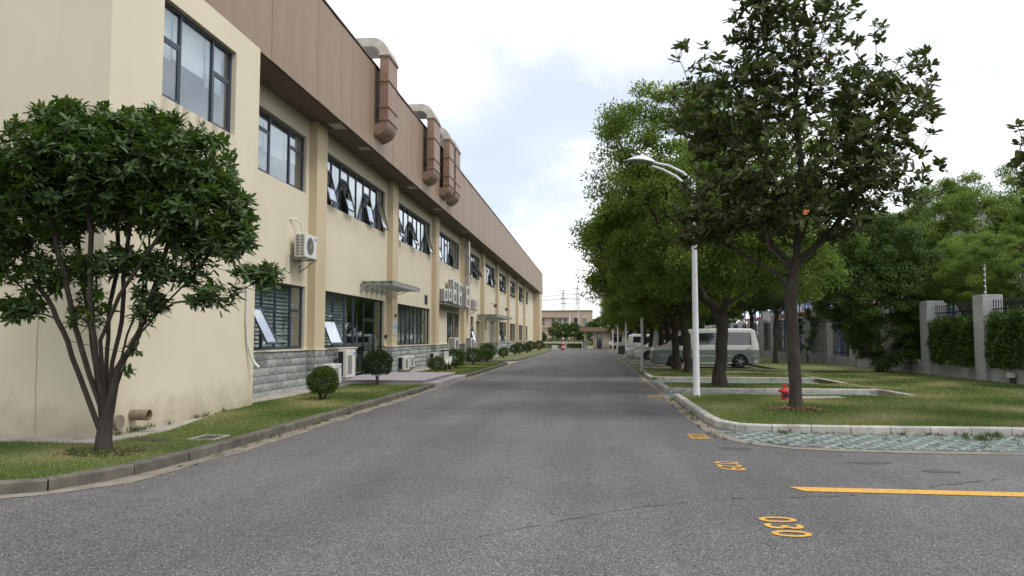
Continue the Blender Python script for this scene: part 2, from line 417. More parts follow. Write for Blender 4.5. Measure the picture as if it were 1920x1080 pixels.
class MB:
    def __init__(s):
        s.v = []; s.f = []; s.m = []
    def box(s, x0, x1, y0, y1, z0, z1, m=0):
        n = len(s.v)
        s.v += [(x0, y0, z0), (x1, y0, z0), (x1, y1, z0), (x0, y1, z0), (x0, y0, z1), (x1, y0, z1), (x1, y1, z1), (x0, y1, z1)]
        for q in ((3, 2, 1, 0), (4, 5, 6, 7), (0, 1, 5, 4), (1, 2, 6, 5), (2, 3, 7, 6), (3, 0, 4, 7)):
            s.f.append(tuple(n + i for i in q)); s.m.append(m)
        return s
    def poly(s, pts, m=0):
        n = len(s.v)
        s.v += [tuple(p) for p in pts]
        s.f.append(tuple(range(n, n + len(pts)))); s.m.append(m)
        return s
    def prism(s, pts, axis, a0, a1, m=0):
        """extrude a 2D outline along an axis; pts are the other two coordinates in order"""
        def mk(p, a):
            return {0: (a, p[0], p[1]), 1: (p[0], a, p[1]), 2: (p[0], p[1], a)}[axis]
        n = len(s.v); k = len(pts)
        s.v += [mk(p, a0) for p in pts] + [mk(p, a1) for p in pts]
        s.f.append(tuple(range(n + k - 1, n - 1, -1))); s.m.append(m)
        s.f.append(tuple(range(n + k, n + 2 * k))); s.m.append(m)
        for i in range(k):
            j = (i + 1) % k
            s.f.append((n + i, n + j, n + k + j, n + k + i)); s.m.append(m)
        return s
    def tube(s, pts, r, n=8, m=0, caps=True):
        pts = [Vector(p) for p in pts]
        k = len(pts)
        rr = r if isinstance(r, (list, tuple)) else [r] * k
        base = len(s.v)
        prev = None
        for i, p in enumerate(pts):
            d = (pts[min(i + 1, k - 1)] - pts[max(i - 1, 0)]).normalized()
            if prev is None:
                ref = Vector((0, 0, 1)) if abs(d.z) < 0.9 else Vector((1, 0, 0))
                u = d.cross(ref).normalized()
            else:
                u = (prev - d * prev.dot(d)).normalized()
            prev = u
            w = d.cross(u)
            for j in range(n):
                a = 2 * math.pi * j / n
                s.v.append(tuple(p + (u * math.cos(a) + w * math.sin(a)) * rr[i]))
        for i in range(k - 1):
            for j in range(n):
                j2 = (j + 1) % n
                s.f.append((base + i * n + j, base + i * n + j2, base + (i + 1) * n + j2, base + (i + 1) * n + j)); s.m.append(m)
        if caps:
            s.f.append(tuple(base + j for j in range(n - 1, -1, -1))); s.m.append(m)
            s.f.append(tuple(base + (k - 1) * n + j for j in range(n))); s.m.append(m)
        return s
    def lathe(s, prof, c=(0, 0, 0), n=16, m=0, axis=2):
        base = len(s.v); k = len(prof)
        for r, z in prof:
            for j in range(n):
                a = 2 * math.pi * j / n
                p = (r * math.cos(a), r * math.sin(a), z)
                if axis == 0: p = (p[2], p[0], p[1])
                if axis == 1: p = (p[1], p[2], p[0])
                s.v.append((c[0] + p[0], c[1] + p[1], c[2] + p[2]))
        for i in range(k - 1):
            for j in range(n):
                j2 = (j + 1) % n
                s.f.append((base + i * n + j, base + i * n + j2, base + (i + 1) * n + j2, base + (i + 1) * n + j)); s.m.append(m)
        s.f.append(tuple(base + j for j in range(n - 1, -1, -1))); s.m.append(m)
        s.f.append(tuple(base + (k - 1) * n + j for j in range(n))); s.m.append(m)
        return s
    def obj(s, name, mats, parent=None, loc=None, smooth=None, bevel=0, rot=None):
        """parent given: vertices are in world space and moved into the parent's space (prototypes stand at the origin)"""
        me = bpy.data.meshes.new(name)
        o3 = WLOC.get(parent.name, (0, 0, 0)) if parent else (0, 0, 0)
        if loc is not None and parent is None:
            o3 = (0, 0, 0)
        me.from_pydata([(a - o3[0], b - o3[1], c - o3[2]) for a, b, c in s.v], [], s.f)
        mats = mats if isinstance(mats, (list, tuple)) else [mats]
        for q in mats:
            me.materials.append(M[q] if isinstance(q, str) else q)
        if len(mats) > 1:
            me.polygons.foreach_set('material_index', s.m)
        o = bpy.data.objects.new(name, me)
        COL.objects.link(o)
        if parent:
            o.parent = parent
            WLOC[o.name] = o3
        if loc is not None:
            o.location = loc
        if rot is not None:
            o.rotation_euler = rot
        if smooth is not None:
            me.shade_smooth()
            me.set_sharp_from_angle(angle=R(smooth))
        if bevel:
            b = o.modifiers.new('bevel', 'BEVEL'); b.width = bevel; b.segments = 2; b.limit_method = 'ANGLE'; b.angle_limit = R(40)
        me.update()
        return o

def tag(o, label=None, cat=None, group=None, kind=None):
    if label: o['label'] = label
    if cat: o['category'] = cat
    if group: o['group'] = group
    if kind: o['kind'] = kind
    return o

def thing(name, label, cat, loc=(0, 0, 0), group=None, rz=0):
    o = bpy.data.objects.new(name, None)
    COL.objects.link(o)
    o.location = loc; o.rotation_euler = (0, 0, rz)
    o.empty_display_size = 0.3
    WLOC[o.name] = tuple(loc)
    return tag(o, label, cat, group)

def proto(name, label, cat, group=None):
    """a thing modelled about the origin and moved afterwards"""
    o = thing(name, label, cat, (0, 0, 0), group)
    WLOC[o.name] = (0, 0, 0)
    return o

def copy_tree(o, parent=None):
    c = o.copy()
    COL.objects.link(c)
    if parent: c.parent = parent
    for ch in list(o.children):
        copy_tree(ch, c)
    return c

def place(p, used, loc, rz=0, label=None, sc_=1.0, group=None):
    """first call moves the prototype itself, later calls copy it"""
    o = p if not used else copy_tree(p)
    o.location = loc; o.rotation_euler = (0, 0, rz)
    o.scale = (sc_, sc_, sc_) if not isinstance(sc_, tuple) else sc_
    if label: o['label'] = label
    if group: o['group'] = group
    return o

def np_mesh(name, V, F, mats, parent=None, tint=None, smooth=False, mi=None):
    """V (n,3), F (k,3) or (k,4) arrays"""
    me = bpy.data.meshes.new(name)
    o3 = np.array(WLOC.get(parent.name, (0, 0, 0)) if parent else (0, 0, 0))
    V = np.asarray(V, dtype=np.float32) - o3.astype(np.float32)
    F = np.asarray(F, dtype=np.int32)
    k, s_ = F.shape
    me.vertices.add(len(V)); me.vertices.foreach_set('co', V.ravel())
    me.loops.add(k * s_); me.loops.foreach_set('vertex_index', F.ravel())
    me.polygons.add(k)
    me.polygons.foreach_set('loop_start', np.arange(0, k * s_, s_, dtype=np.int32))
    me.polygons.foreach_set('loop_total', np.full(k, s_, dtype=np.int32))
    for q in (mats if isinstance(mats, (list, tuple)) else [mats]):
        me.materials.append(M[q] if isinstance(q, str) else q)
    if mi is not None:
        me.polygons.foreach_set('material_index', np.asarray(mi, dtype=np.int32))
    if smooth:
        me.polygons.foreach_set('use_smooth', np.ones(k, dtype=bool))
    me.update(calc_edges=True)
    if tint is not None:
        a = me.attributes.new('tint', 'FLOAT', 'POINT')
        a.data.foreach_set('value', np.asarray(tint, dtype=np.float32))
    o = bpy.data.objects.new(name, me)
    COL.objects.link(o)
    if parent:
        o.parent = parent
        WLOC[o.name] = tuple(o3)
    return o

def unit(a):
    return a / (np.linalg.norm(a, axis=1, keepdims=True) + 1e-9)

def leaf_arrays(P, D, N, Ln, W, fold=0.18, big=True, droop=0.0):
    """P base points, D axis, N upper-face normal"""
    D = unit(D)
    S = unit(np.cross(D, N)); N = unit(np.cross(S, D))
    Ln = np.asarray(Ln)[:, None]; W = np.asarray(W)[:, None]
    n = len(P)
    tip = P + D * Ln - N * (droop * Ln)
    if big:
        m1 = P + D * Ln * 0.33 - N * (fold * W)
        m2 = P + D * Ln * 0.72 - N * (fold * W + droop * Ln * .35)
        r1 = P + D * Ln * 0.3 - S * W * 0.40; l1 = P + D * Ln * 0.3 + S * W * 0.40
        r2 = P + D * Ln * 0.72 - S * W * 0.46 - N * (droop * Ln * .35); l2 = P + D * Ln * 0.72 + S * W * 0.46 - N * (droop * Ln * .35)
        V = np.stack([P, r1, r2, tip, l2, l1, m1, m2], 1).reshape(-1, 3)
        b = np.arange(n)[:, None] * 8
        F = np.concatenate([b + np.array([q]) for q in ([0, 1, 6], [1, 2, 7], [1, 7, 6], [2, 3, 7], [3, 4, 7], [4, 5, 6], [4, 6, 7], [5, 0, 6])], 0)
        return V, F, 8
    l = P + D * Ln * 0.5 + S * W * 0.5
    r = P + D * Ln * 0.5 - S * W * 0.5
    V = np.stack([P, r, tip, l], 1).reshape(-1, 3)
    b = np.arange(n)[:, None] * 4
    F = np.concatenate([b + np.array([[0, 1, 2]]), b + np.array([[0, 2, 3]])], 0)
    return V, F, 4

# ---------------------------------------------------------------- branches
def skeleton(root_path, starts, tips, rng, k=0.35, step=0.3, up=0.15, jit=0.03):
    """root_path: list of points (trunk); starts: index of the first node branches may leave from"""
    pos = [np.array(p, float) for p in root_path]
    par = [-1] + list(range(len(root_path) - 1))
    plen = [0.0]
    for i in range(1, len(pos)):
        plen.append(plen[-1] + np.linalg.norm(pos[i] - pos[i - 1]))
    fork = pos[starts]
    order = np.argsort(np.linalg.norm(tips - fork, axis=1))
    A = np.zeros((len(tips) * 40 + 200, 3)); PL = np.zeros(len(A))
    A[:len(pos)] = pos; PL[:len(pos)] = plen
    tipnode = []
    cnt = len(pos)
    for ti in order:
        t = tips[ti]
        d = np.linalg.norm(A[starts:cnt] - t, axis=1)
        # prefer leaving from below the tip
        pen = np.maximum(0, A[starts:cnt, 2] - t[2]) * 0.8
        j = int(np.argmin(d + k * PL[starts:cnt] + pen)) + starts
        dist = d[j - starts]
        m = max(1, int(dist / step))
        p0 = A[j]
        c = p0 + (t - p0) * 0.5 + np.array([0, 0, up * dist]) + rng.normal(0, jit * dist + 1e-6, 3)
        last = j
        for q in range(1, m + 1):
            u = q / m
            x = (1 - u) ** 2 * p0 + 2 * u * (1 - u) * c + u * u * t
            if q < m:
                x = x + rng.normal(0, jit * 0.5, 3)
            if cnt >= len(A):
                break
            A[cnt] = x; PL[cnt] = PL[last] + np.linalg.norm(x - A[last])
            par.append(last)
            last = cnt
            cnt += 1
        tipnode.append(last)
    return A[:cnt], par, tipnode

def branch_mesh(A, par, tipnode, r_trunk, expo=2.2, rmin=0.006, split=0.03, flare=1.5, trunk_n=12, thin_n=5):
    """returns MB for thick wood and MB for thin wood"""
    n = len(A)
    flow = np.zeros(n)
    for t in tipnode:
        flow[t] += 1
    for i in range(n - 1, 0, -1):
        flow[par[i]] += flow[i]
    tot = flow[0]
    rad = np.maximum(rmin, r_trunk * (flow / tot) ** (1 / expo))
    kids = [[] for _ in range(n)]
    for i in range(1, n):
        kids[par[i]].append(i)
    thick, thin = MB(), MB()
    stack = [(0, None)]
    chains = []
    while stack:
        start, pre = stack.pop()
        ch = [] if pre is None else [pre]
        i = start
        while True:
            ch.append(i)
            if not kids[i]:
                break
            ks = sorted(kids[i], key=lambda q: -flow[q])
            for q in ks[1:]:
                stack.append((q, i))
            i = ks[0]
        chains.append((ch, pre is not None))
    for ch, sub in chains:
        if len(ch) < 2:
            continue
        pts = [A[i] for i in ch]
        rr = [rad[i] for i in ch]
        if sub:
            rr[0] = rr[1] * 1.1
        else:
            rr[0] *= flare; rr[1] *= 1 + (flare - 1) * 0.25
        # cut the chain where it gets thin
        cut = next((i for i, r_ in enumerate(rr) if r_ < split), len(rr))
        if cut >= 2:
            thick.tube(pts[:cut + 1] if cut < len(rr) else pts, rr[:cut + 1] if cut < len(rr) else rr, n=trunk_n if not sub else 8)
            if cut < len(rr) - 1:
                thin.tube(pts[cut:], rr[cut:], n=thin_n, caps=False)
        else:
            thin.tube(pts, rr, n=thin_n, caps=False)
    return thick, thin

def rand_dirs(rng, n):
    v = rng.normal(size=(n, 3))
    return unit(v)
# ---------------------------------------------------------------- ground
def sheet(name, pts, z, mat, kind='structure', thick=None):
    mb = MB()
    if thick:
        mb.prism(pts, 2, z - thick, z)
    else:
        mb.poly([(x, y, z) for x, y in pts])
    o = mb.obj(name, mat)
    return tag(o, kind=kind)

sheet('ground', [(-1500, -600), (1500, -600), (1500, 3000), (-1500, 3000)], -0.06, 'field')
sheet('road', [(-60, -40), (60, -40), (60, 13.6), (1.95, 13.6), (1.95, 150), (-60, 150)], 0.0, 'asphalt')

def arc(cx, cy, r, a0, a1, n=8):
    return [(cx + r * math.cos(R(a0 + (a1 - a0) * i / n)), cy + r * math.sin(R(a0 + (a1 - a0) * i / n))) for i in range(n + 1)]

# left verge: kerb line from the far left, round the corner and down the road
KERB_L = [(-30, 6.05), (-12, 6.15), (-9, 6.25), (-7.4, 6.4), (-6.55, 6.55), (-5.95, 6.75), (-5.5, 7.15), (-5.22, 7.75), (-5.1, 8.6), (-5.05, 9.6), (-5.02, 12), (-5.0, 18), (-5.0, 43.6)]
def offset_path(path, d):
    res = []
    for i, p in enumerate(path):
        a = Vector(path[max(i - 1, 0)]); b = Vector(path[min(i + 1, len(path) - 1)])
        t = (b - a).normalized()
        res.append((p[0] + t.y * d, p[1] - t.x * d))      # d>0: right of travel
    return res

def resample(path, step):
    pts = [Vector(p) for p in path]
    ln = [0]
    for a, b in zip(pts, pts[1:]):
        ln.append(ln[-1] + (b - a).length)
    res = []; n = max(1, round(ln[-1] / step))
    for i in range(n + 1):
        d = ln[-1] * i / n
        for j in range(len(pts) - 1):
            if d <= ln[j + 1] + 1e-6:
                t = (d - ln[j]) / max(1e-9, ln[j + 1] - ln[j])
                res.append(tuple(pts[j].lerp(pts[j + 1], min(1, t))))
                break
    return res

def kerb(name, path, step, w, h, mat, gap=0.007, maxn=300, jitter=0.006, seed=1):
    """separate kerb stones set in a row; path is the road-side face, stones lie to its left"""
    rr = random.Random(seed)
    base = MB()
    P = offset_path(resample(path, 0.5), -0.035)
    inn = offset_path(resample(path, 0.5), -w)
    for a, b, c, d in zip(P, P[1:], inn[1:], inn):
        n = len(base.v)
        zt = h - 0.03
        q = 0.004
        base.v += [(a[0], a[1], -0.05), (b[0], b[1], -0.05), (c[0], c[1], -0.05), (d[0], d[1], -0.05), (a[0], a[1], zt), (b[0], b[1], zt), (c[0], c[1], zt), (d[0], d[1], zt)]
        for f in ((4, 5, 6, 7), (0, 1, 5, 4), (2, 3, 7, 6)):
            base.f.append(tuple(n + i for i in f)); base.m.append(0)
    root = tag(base.obj(name, mat), kind='structure')
    S = resample(path, step)
    SI = offset_path(S, -w)
    rest = MB(); k = 0
    order = sorted(range(len(S) - 1), key=lambda i: S[i][0] ** 2 + S[i][1] ** 2)
    ob = MB()
    for i in order:
        a, b = Vector(S[i]), Vector(S[i + 1]); c, d = Vector(SI[i + 1]), Vector(SI[i])
        t = (b - a).normalized() * gap
        nrm = (a - d).normalized()
        out_ = nrm * (0.008 + rr.uniform(-jitter, jitter))
        a2, b2, c2, d2 = a + t + out_, b - t + out_, c - t - nrm * 0.004, d + t - nrm * 0.004
        zt = h + rr.uniform(-jitter, jitter); ztb = zt + rr.uniform(-jitter, jitter)
        ch = 0.018
        ring = lambda p, q_, z: (p.x, p.y, z)
        mb = MB() if k < maxn else rest
        n = len(mb.v)
        mb.v += [(a2.x, a2.y, -0.03), (b2.x, b2.y, -0.03), (c2.x, c2.y, -0.03), (d2.x, d2.y, -0.03),
                 (a2.x, a2.y, zt - ch), (b2.x, b2.y, ztb - ch),
                 (a2.x - nrm.x * ch, a2.y - nrm.y * ch, zt), (b2.x - nrm.x * ch, b2.y - nrm.y * ch, ztb), (c2.x, c2.y, ztb), (d2.x, d2.y, zt)]
        for f in ((0, 1, 5, 4), (4, 5, 7, 6), (6, 7, 8, 9), (2, 3, 9, 8), (1, 2, 8, 7, 5), (3, 0, 4, 6, 9)):
            mb.f.append(tuple(n + j for j in f)); mb.m.append(0)
        if k < maxn:
            mb.obj('kerb_stone', mat, root)
        k += 1
    if rest.v:
        tag(rest.obj('kerb_stones', mat, root), kind='stuff')
    return root

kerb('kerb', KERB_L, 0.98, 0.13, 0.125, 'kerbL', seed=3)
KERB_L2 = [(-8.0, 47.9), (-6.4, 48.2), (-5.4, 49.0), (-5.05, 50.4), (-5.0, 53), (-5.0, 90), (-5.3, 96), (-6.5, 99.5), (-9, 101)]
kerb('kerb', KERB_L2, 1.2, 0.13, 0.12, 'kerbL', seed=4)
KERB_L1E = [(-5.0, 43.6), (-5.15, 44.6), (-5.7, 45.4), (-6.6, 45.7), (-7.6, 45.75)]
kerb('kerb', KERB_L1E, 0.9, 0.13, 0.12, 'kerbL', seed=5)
# verge turf
inner = offset_path(KERB_L[:-1] + [(-5.0, 43.6)], -0.12)
turfL = inner + [(-5.3, 44.5), (-5.85, 45.2), (-6.6, 45.55), (-7.55, 45.6), (-7.55, 15.1), (-6.6, 11.1), (-6.75, 9.72), (-12, 9.72), (-30, 9.72)]
sheet('verge_lawn', turfL, 0.10, 'turf', thick=0.15)
in2 = offset_path(KERB_L2, -0.12)
sheet('verge_lawn', in2 + [(-9, 100.8), (-7.55, 100), (-7.55, 48.2)], 0.10, 'turf', thick=0.15)
# worn concrete apron between wall and turf
sheet('concrete_apron', [(-30, 9.7), (-6.74, 9.7), (-6.58, 11.1), (-7.53, 15.1), (-7.53, 45.6), (-7.53, 47.7), (-7.53, 110), (-8.6, 110), (-8.6, 15.0), (-8.6, 12), (-30, 12)], 0.085, 'apron', thick=0.14)
sheet('path', [(-8.5, 45.75), (-7.0, 45.8), (-5.9, 45.6), (-5.1, 44.6), (-4.98, 44), (-4.98, 50), (-5.4, 48.9), (-6.4, 48.1), (-8.5, 47.8)], 0.02, 'apron', thick=0.06)
sheet('soil_patch', [(-7.5, 42.8), (-6.9, 42.2), (-6.1, 42.9), (-5.9, 44.2), (-6.3, 45.2), (-7.2, 45.4), (-7.6, 44.4)], 0.112, 'soil')
# sandy gutter strip
def strip(name, path, d0, d1, z, mat, step=0.7, seed=2, wob=0.03):
    rr = random.Random(seed)
    P = resample(path, step)
    A_ = offset_path(P, d0); B_ = [offset_path(P, d1)[i] for i in range(len(P))]
    mb = MB()
    B2 = []
    for (ax, ay), (bx, by) in zip(A_, B_):
        t = 1 + rr.uniform(-wob, wob) / max(0.05, abs(d1 - d0))
        B2.append((ax + (bx - ax) * t, ay + (by - ay) * t))
    for i in range(len(P) - 1):
        mb.poly([(*A_[i], z), (*B2[i], z), (*B2[i + 1], z), (*A_[i + 1], z)])
    return tag(mb.obj(name, mat), kind='structure')
strip('gutter_strip', KERB_L, 0.0, 0.26, 0.005, 'gutter', seed=8, wob=0.06)
strip('gutter_strip', KERB_L2, 0.0, 0.22, 0.005, 'gutter', seed=9, wob=0.05)

# right side: kerb round the front lawn, edging strip along the road
KX = 2.05
FRONT_KERB = [(KX, 19.7), (KX, 14.2), (2.08, 13.6), (2.22, 13.12), (2.5, 12.86), (2.95, 12.78), (4, 12.76), (14, 12.9)]
kerb('kerb', FRONT_KERB, 0.62, 0.13, 0.125, 'kerbR', gap=0.006, jitter=0.003, seed=6)
EDGE = [(1.80, 110), (1.80, 14.2), (1.86, 12.8), (1.98, 11.9), (2.28, 11.25), (2.8, 10.88), (3.6, 10.74), (5, 10.68), (16, 10.62)]
strip('edging_strip', EDGE, -0.2, 0.0, 0.006, 'gutter', seed=12, wob=0.03)

# paved bays
def hex_ring(rr, s=1.0):
    """one openwork paver: a rhombic frame round a hole, bevelled a little"""
    ou = [(-0.142, 0), (-0.014, -0.195), (0.014, -0.195), (0.142, 0), (0.014, 0.195), (-0.014, 0.195)]
    inn = [(-0.088, 0), (-0.008, -0.125), (0.008, -0.125), (0.088, 0), (0.008, 0.125), (-0.008, 0.125)]
    V, F = [], []
    zt = 0.03
    for x, y in ou: V.append((x * s, y * s, 0.0))
    for x, y in ou: V.append((x * s * 0.975, y * s * 0.975, zt))
    for x, y in inn: V.append((x * s, y * s, zt - 0.004))
    for x, y in inn: V.append((x * s * 0.9, y * s * 0.9, 0.0))
    for k in range(3):
        for i in range(6):
            j = (i + 1) % 6
            a = k * 6
            F.append((a + i, a + j, a + 6 + j, a + 6 + i))
    return V, F

def inside(x, y, poly):
    c = False
    for (x1, y1), (x2, y2) in zip(poly, poly[1:] + poly[:1]):
        if (y1 > y) != (y2 > y) and x < (x2 - x1) * (y - y1) / (y2 - y1) + x1:
            c = not c
    return c

def pave(name, poly, z, nobj, seed=1):
    rr = random.Random(seed)
    base = tag(MB().poly([(x, y, z) for x, y in poly]).obj(name, 'soil'), kind='structure')
    xs_ = [p[0] for p in poly]; ys_ = [p[1] for p in poly]
    V, F = hex_ring(rr)
    cells = []
    row = 0; y = min(ys_)
    while y < max(ys_):
        x = min(xs_) + (0.075 if row % 2 else 0) * 2 * 0.99
        while x < max(xs_):
            if inside(x, y, poly) and inside(x - 0.07, y - 0.05, poly) and inside(x + 0.07, y + 0.05, poly):
                cells.append((x, y))
            x += 0.302
        y += 0.201; row += 1
    cells.sort(key=lambda c: c[0] ** 2 + c[1] ** 2)
    me = None
    rv, rf = [], []
    for i, (x, y) in enumerate(cells):
        dz = rr.uniform(-0.006, 0.004); rz = rr.uniform(-0.05, 0.05)
        if i < nobj:
            if me is None:
                mb = MB(); mb.v = list(V); mb.f = list(F); mb.m = [0] * len(F)
                o = mb.obj('paver', 'paver', base); me = o.data
            else:
                o = bpy.data.objects.new('paver', me); COL.objects.link(o); o.parent = base
            o.location = (x, y, z - 0.012 + dz)
            o.rotation_euler = (rr.uniform(-0.02, 0.02), rr.uniform(-0.02, 0.02), rz)
        else:
            n = len(rv)
            rv += [(a + x, b + y, c + z - 0.012 + dz) for a, b, c in V]
            rf += [tuple(n + k for k in f) for f in F]
    if rv:
        tag(np_mesh('pavers', np.array(rv), np.array(rf), 'paver', base), kind='stuff')
    return base
PAVE_FRONT = [(2.02, 13.0), (2.0, 12.2), (2.2, 11.55), (2.7, 11.12), (3.5, 10.96), (5, 10.9), (9.2, 10.86), (9.2, 12.84), (4, 12.72), (2.9, 12.74), (2.45, 12.82), (2.18, 13.1), (2.08, 13.6), (2.03, 13.6)]
pave('paved_bay', PAVE_FRONT, -0.008, 300, 5)
sheet('paved_bay_base', [(1.9, 10.6), (16, 10.6), (16, 13.0), (1.9, 13.6)], -0.012, 'soil')
pave('paved_bay', [(1.98, 19.7), (7.78, 19.7), (7.78, 22.0), (1.98, 22.0)], -0.008, 0, 6)
pave('paved_bay', [(1.98, 24.75), (7.78, 24.75), (7.78, 28.1), (1.98, 28.1)], -0.008, 0, 7)
sheet('parking_ground', [(1.97, 31), (8.6, 31), (8.6, 110), (1.97, 110)], 0.012, 'paverfar')
sheet('bay_soil', [(1.9, 13.5), (16, 13.0), (16, 31), (1.9, 31)], -0.014, 'soil')

# islands and lawn
def island(pts):
    return sheet('lawn', pts, 0.112, 'turf', thick=0.14)
island([(KX + .12, 19.72), (KX + .12, 14.2), (2.2, 13.65), (2.33, 13.22), (2.55, 12.99), (2.98, 12.9), (4, 12.88), (14, 13.02), (14, 18.6), (13, 19.2), (8.4, 19.72)])
island([(8.4, 19.73), (13, 19.21), (14, 18.61), (30, 18.6), (30, 120), (8.62, 120), (8.62, 36.1), (7.9, 30), (7.9, 24), (7.9, 21.5)])
island([(2.18, 22.14), (7.9, 22.14), (7.9, 24.7), (2.1, 24.7)])
island([(2.18, 28.24), (7.9, 28.24), (8.6, 36.1), (2.3, 36.1), (2.1, 33)])
kerb('kerb', [(2.05, 24.6), (2.05, 22.3), (2.2, 22.0), (7.85, 22.0), (7.95, 21.85), (7.9, 19.8)], 0.75, 0.13, 0.125, 'kerbR', gap=0.006, jitter=0.003, seed=21)
kerb('kerb', [(2.05, 31.5), (2.05, 28.4), (2.2, 28.1), (7.85, 28.1), (7.95, 27.95), (7.9, 25)], 0.75, 0.13, 0.125, 'kerbR', gap=0.006, jitter=0.003, seed=22)
kerb('kerb', [(2.15, 36.0), (2.15, 32.7), (2.3, 32.5), (9.0, 32.5)], 0.8, 0.1, 0.128, 'kerbR', gap=0.006, jitter=0.003, seed=23)
kerb('kerb', [(2.3, 38.2), (2.35, 37.9), (4.6, 37.8)], 0.8, 0.12, 0.12, 'kerbR', gap=0.006, jitter=0.003, seed=24)
for yy in (44.6, 50.0, 55.4, 60.8, 66.2, 71.6, 77.0):
    kerb('kerb', [(2.1, yy + 0.6), (2.12, yy + 0.1), (2.3, yy), (5.5, yy)], 0.9, 0.12, 0.11, 'kerbR', seed=int(yy))

# ---------------------------------------------------------------- painted markings
def number(txt, xc, yc, xlen, ylen):
    cu = bpy.data.curves.new('n', 'FONT')
    cu.body = txt; cu.size = 1.0; cu.offset = 0.012; cu.space_character = 1.12
    tmp = bpy.data.objects.new('n', cu)
    COL.objects.link(tmp)
    dg = bpy.context.evaluated_depsgraph_get()
    me = bpy.data.meshes.new_from_object(tmp.evaluated_get(dg))
    bpy.data.objects.remove(tmp)
    vs = np.array([v.co[:] for v in me.vertices])
    lo, hi = vs.min(0), vs.max(0)
    for v in me.vertices:
        u = (v.co.x - lo[0]) / (hi[0] - lo[0]); w = (v.co.y - lo[1]) / (hi[1] - lo[1])
        v.co = (xc + (w - 0.5) * xlen, yc - (u - 0.5) * ylen, 0.006)
    me.materials.clear(); me.materials.append(M['yellow'])
    o = bpy.data.objects.new('painted_number', me)
    COL.objects.link(o)
    return tag(o, kind='structure')
number('030', 1.55, 6.47, 0.31, 0.66)
number('029', 1.63, 9.42, 0.30, 0.62)
number('028', 1.63, 12.15, 0.30, 0.62)
number('025', 1.60, 20.25, 0.32, 0.62)
number('024', 1.58, 22.9, 0.32, 0.62)
number('023', 1.60, 26.3, 0.32, 0.62)
tag(MB().poly([(2.0, 8.17, .006), (2.12, 7.95, .006), (7.5, 7.85, .006), (7.5, 8.07, .006)]).obj('painted_line', 'yellow'), kind='structure')

# faint pale wear patches across the road and dark seams
wear = pmat('road_wear', (0.13, 0.128, 0.125), (0.16, 0.157, 0.15), 6, 0.95)
seam = pmat('road_seam', (0.055, 0.054, 0.054), (0.09, 0.088, 0.086), 14, 0.9)
def blotch(name, cx, cy, rx, ry, mat, z, seed, n=36, amp=0.35):
    rr = random.Random(seed)
    ph = [rr.uniform(0, 6.28) for _ in range(5)]
    pts = []
    for i in range(n):
        a = 2 * math.pi * i / n
        k = 1 + amp * sum(math.sin((j + 2) * a + ph[j]) / (j + 2) for j in range(5)) + rr.uniform(-0.05, 0.05)
        pts.append((cx + rx * k * math.cos(a), cy + ry * k * math.sin(a), z))
    mb = MB()
    for i in range(n):
        mb.poly([(cx, cy, z), pts[i], pts[(i + 1) % n]])
    return tag(mb.obj(name, mat), kind='structure')
blotch('pale_stain', 0.55, 23.6, 0.75, 0.35, wear, 0.004, 3)
blotch('pale_stain', 0.9, 21.2, 0.5, 0.16, wear, 0.004, 5)
blotch('pale_stain', -2.15, 8.55, 0.085, 0.06, wear, 0.004, 6)
blotch('dark_stain', 1.95, 10.9, 0.2, 0.16, seam, 0.004, 7)
blotch('dark_stain', 3.4, 9.85, 0.22, 0.12, seam, 0.004, 8)
blotch('dark_stain', 4.0, 9.3, 0.2, 0.1, seam, 0.004, 9)
blotch('dark_stain', -3.1, 24.5, 0.35, 0.22, seam, 0.004, 10)
def crack(path, w, seed):
    rr = random.Random(seed)
    P = resample(path, 0.12)
    mb = MB(); pr = None
    for p in P:
        q = (p[0] + rr.uniform(-.025, .025), p[1] + rr.uniform(-.025, .025))
        if pr and rr.random() < 0.86:
            ww = w * rr.uniform(0.3, 1.2)
            mb.poly([(pr[0], pr[1] - ww, .0042), (q[0], q[1] - ww * .8, .0042), (q[0], q[1] + ww, .0042), (pr[0], pr[1] + ww, .0042)])
        pr = q
    tag(mb.obj('road_crack', seam), kind='structure')
crack([(-0.9, 5.9), (0.2, 6.9), (1.1, 7.5), (2.4, 7.75), (4.5, 8.9)], 0.009, 4)

# ---------------------------------------------------------------- the long factory building
BL = thing('factory_building', 'long two-storey cream factory with brown panelled parapet and grey stone foot left of the road', 'building', (-8.35, 10.38, 0))
XW, XP, XF, XB = -8.35, -8.11, -7.35, -7.28       # wall, pilaster front, fascia front, front block
YE = 108.8
PIL = [21.1 + 8.45 * i for i in range(9)]
PW = 0.85

def wall_x(name, x, y0, y1, z0, z1, openings, depth, mat, parent=BL, mat2=None):
    """wall facing +X with real openings and reveals"""
    mb = MB()
    ys_ = sorted({y0, y1} | {o[0] for o in openings} | {o[1] for o in openings})
    zs = sorted({z0, z1} | {o[2] for o in openings} | {o[3] for o in openings})
    for ya, yb in zip(ys_, ys_[1:]):
        zcur = None
        for za_, zb in zip(zs, zs[1:]):
            ym, zm = (ya + yb) / 2, (za_ + zb) / 2
            if any(o[0] < ym < o[1] and o[2] < zm < o[3] for o in openings):
                continue
            mb.poly([(x, ya, za_), (x, yb, za_), (x, yb, zb), (x, ya, zb)])
    for a, b, c, d in openings:
        xi = x - depth
        mb.poly([(x, a, c), (x, a, d), (xi, a, d), (xi, a, c)])
        mb.poly([(x, b, c), (xi, b, c), (xi, b, d), (x, b, d)])
        mb.poly([(x, a, c), (xi, a, c), (xi, b, c), (x, b, c)])
        mb.poly([(x, a, d), (x, b, d), (xi, b, d), (xi, a, d)])
    return mb.obj(name, mat, parent)

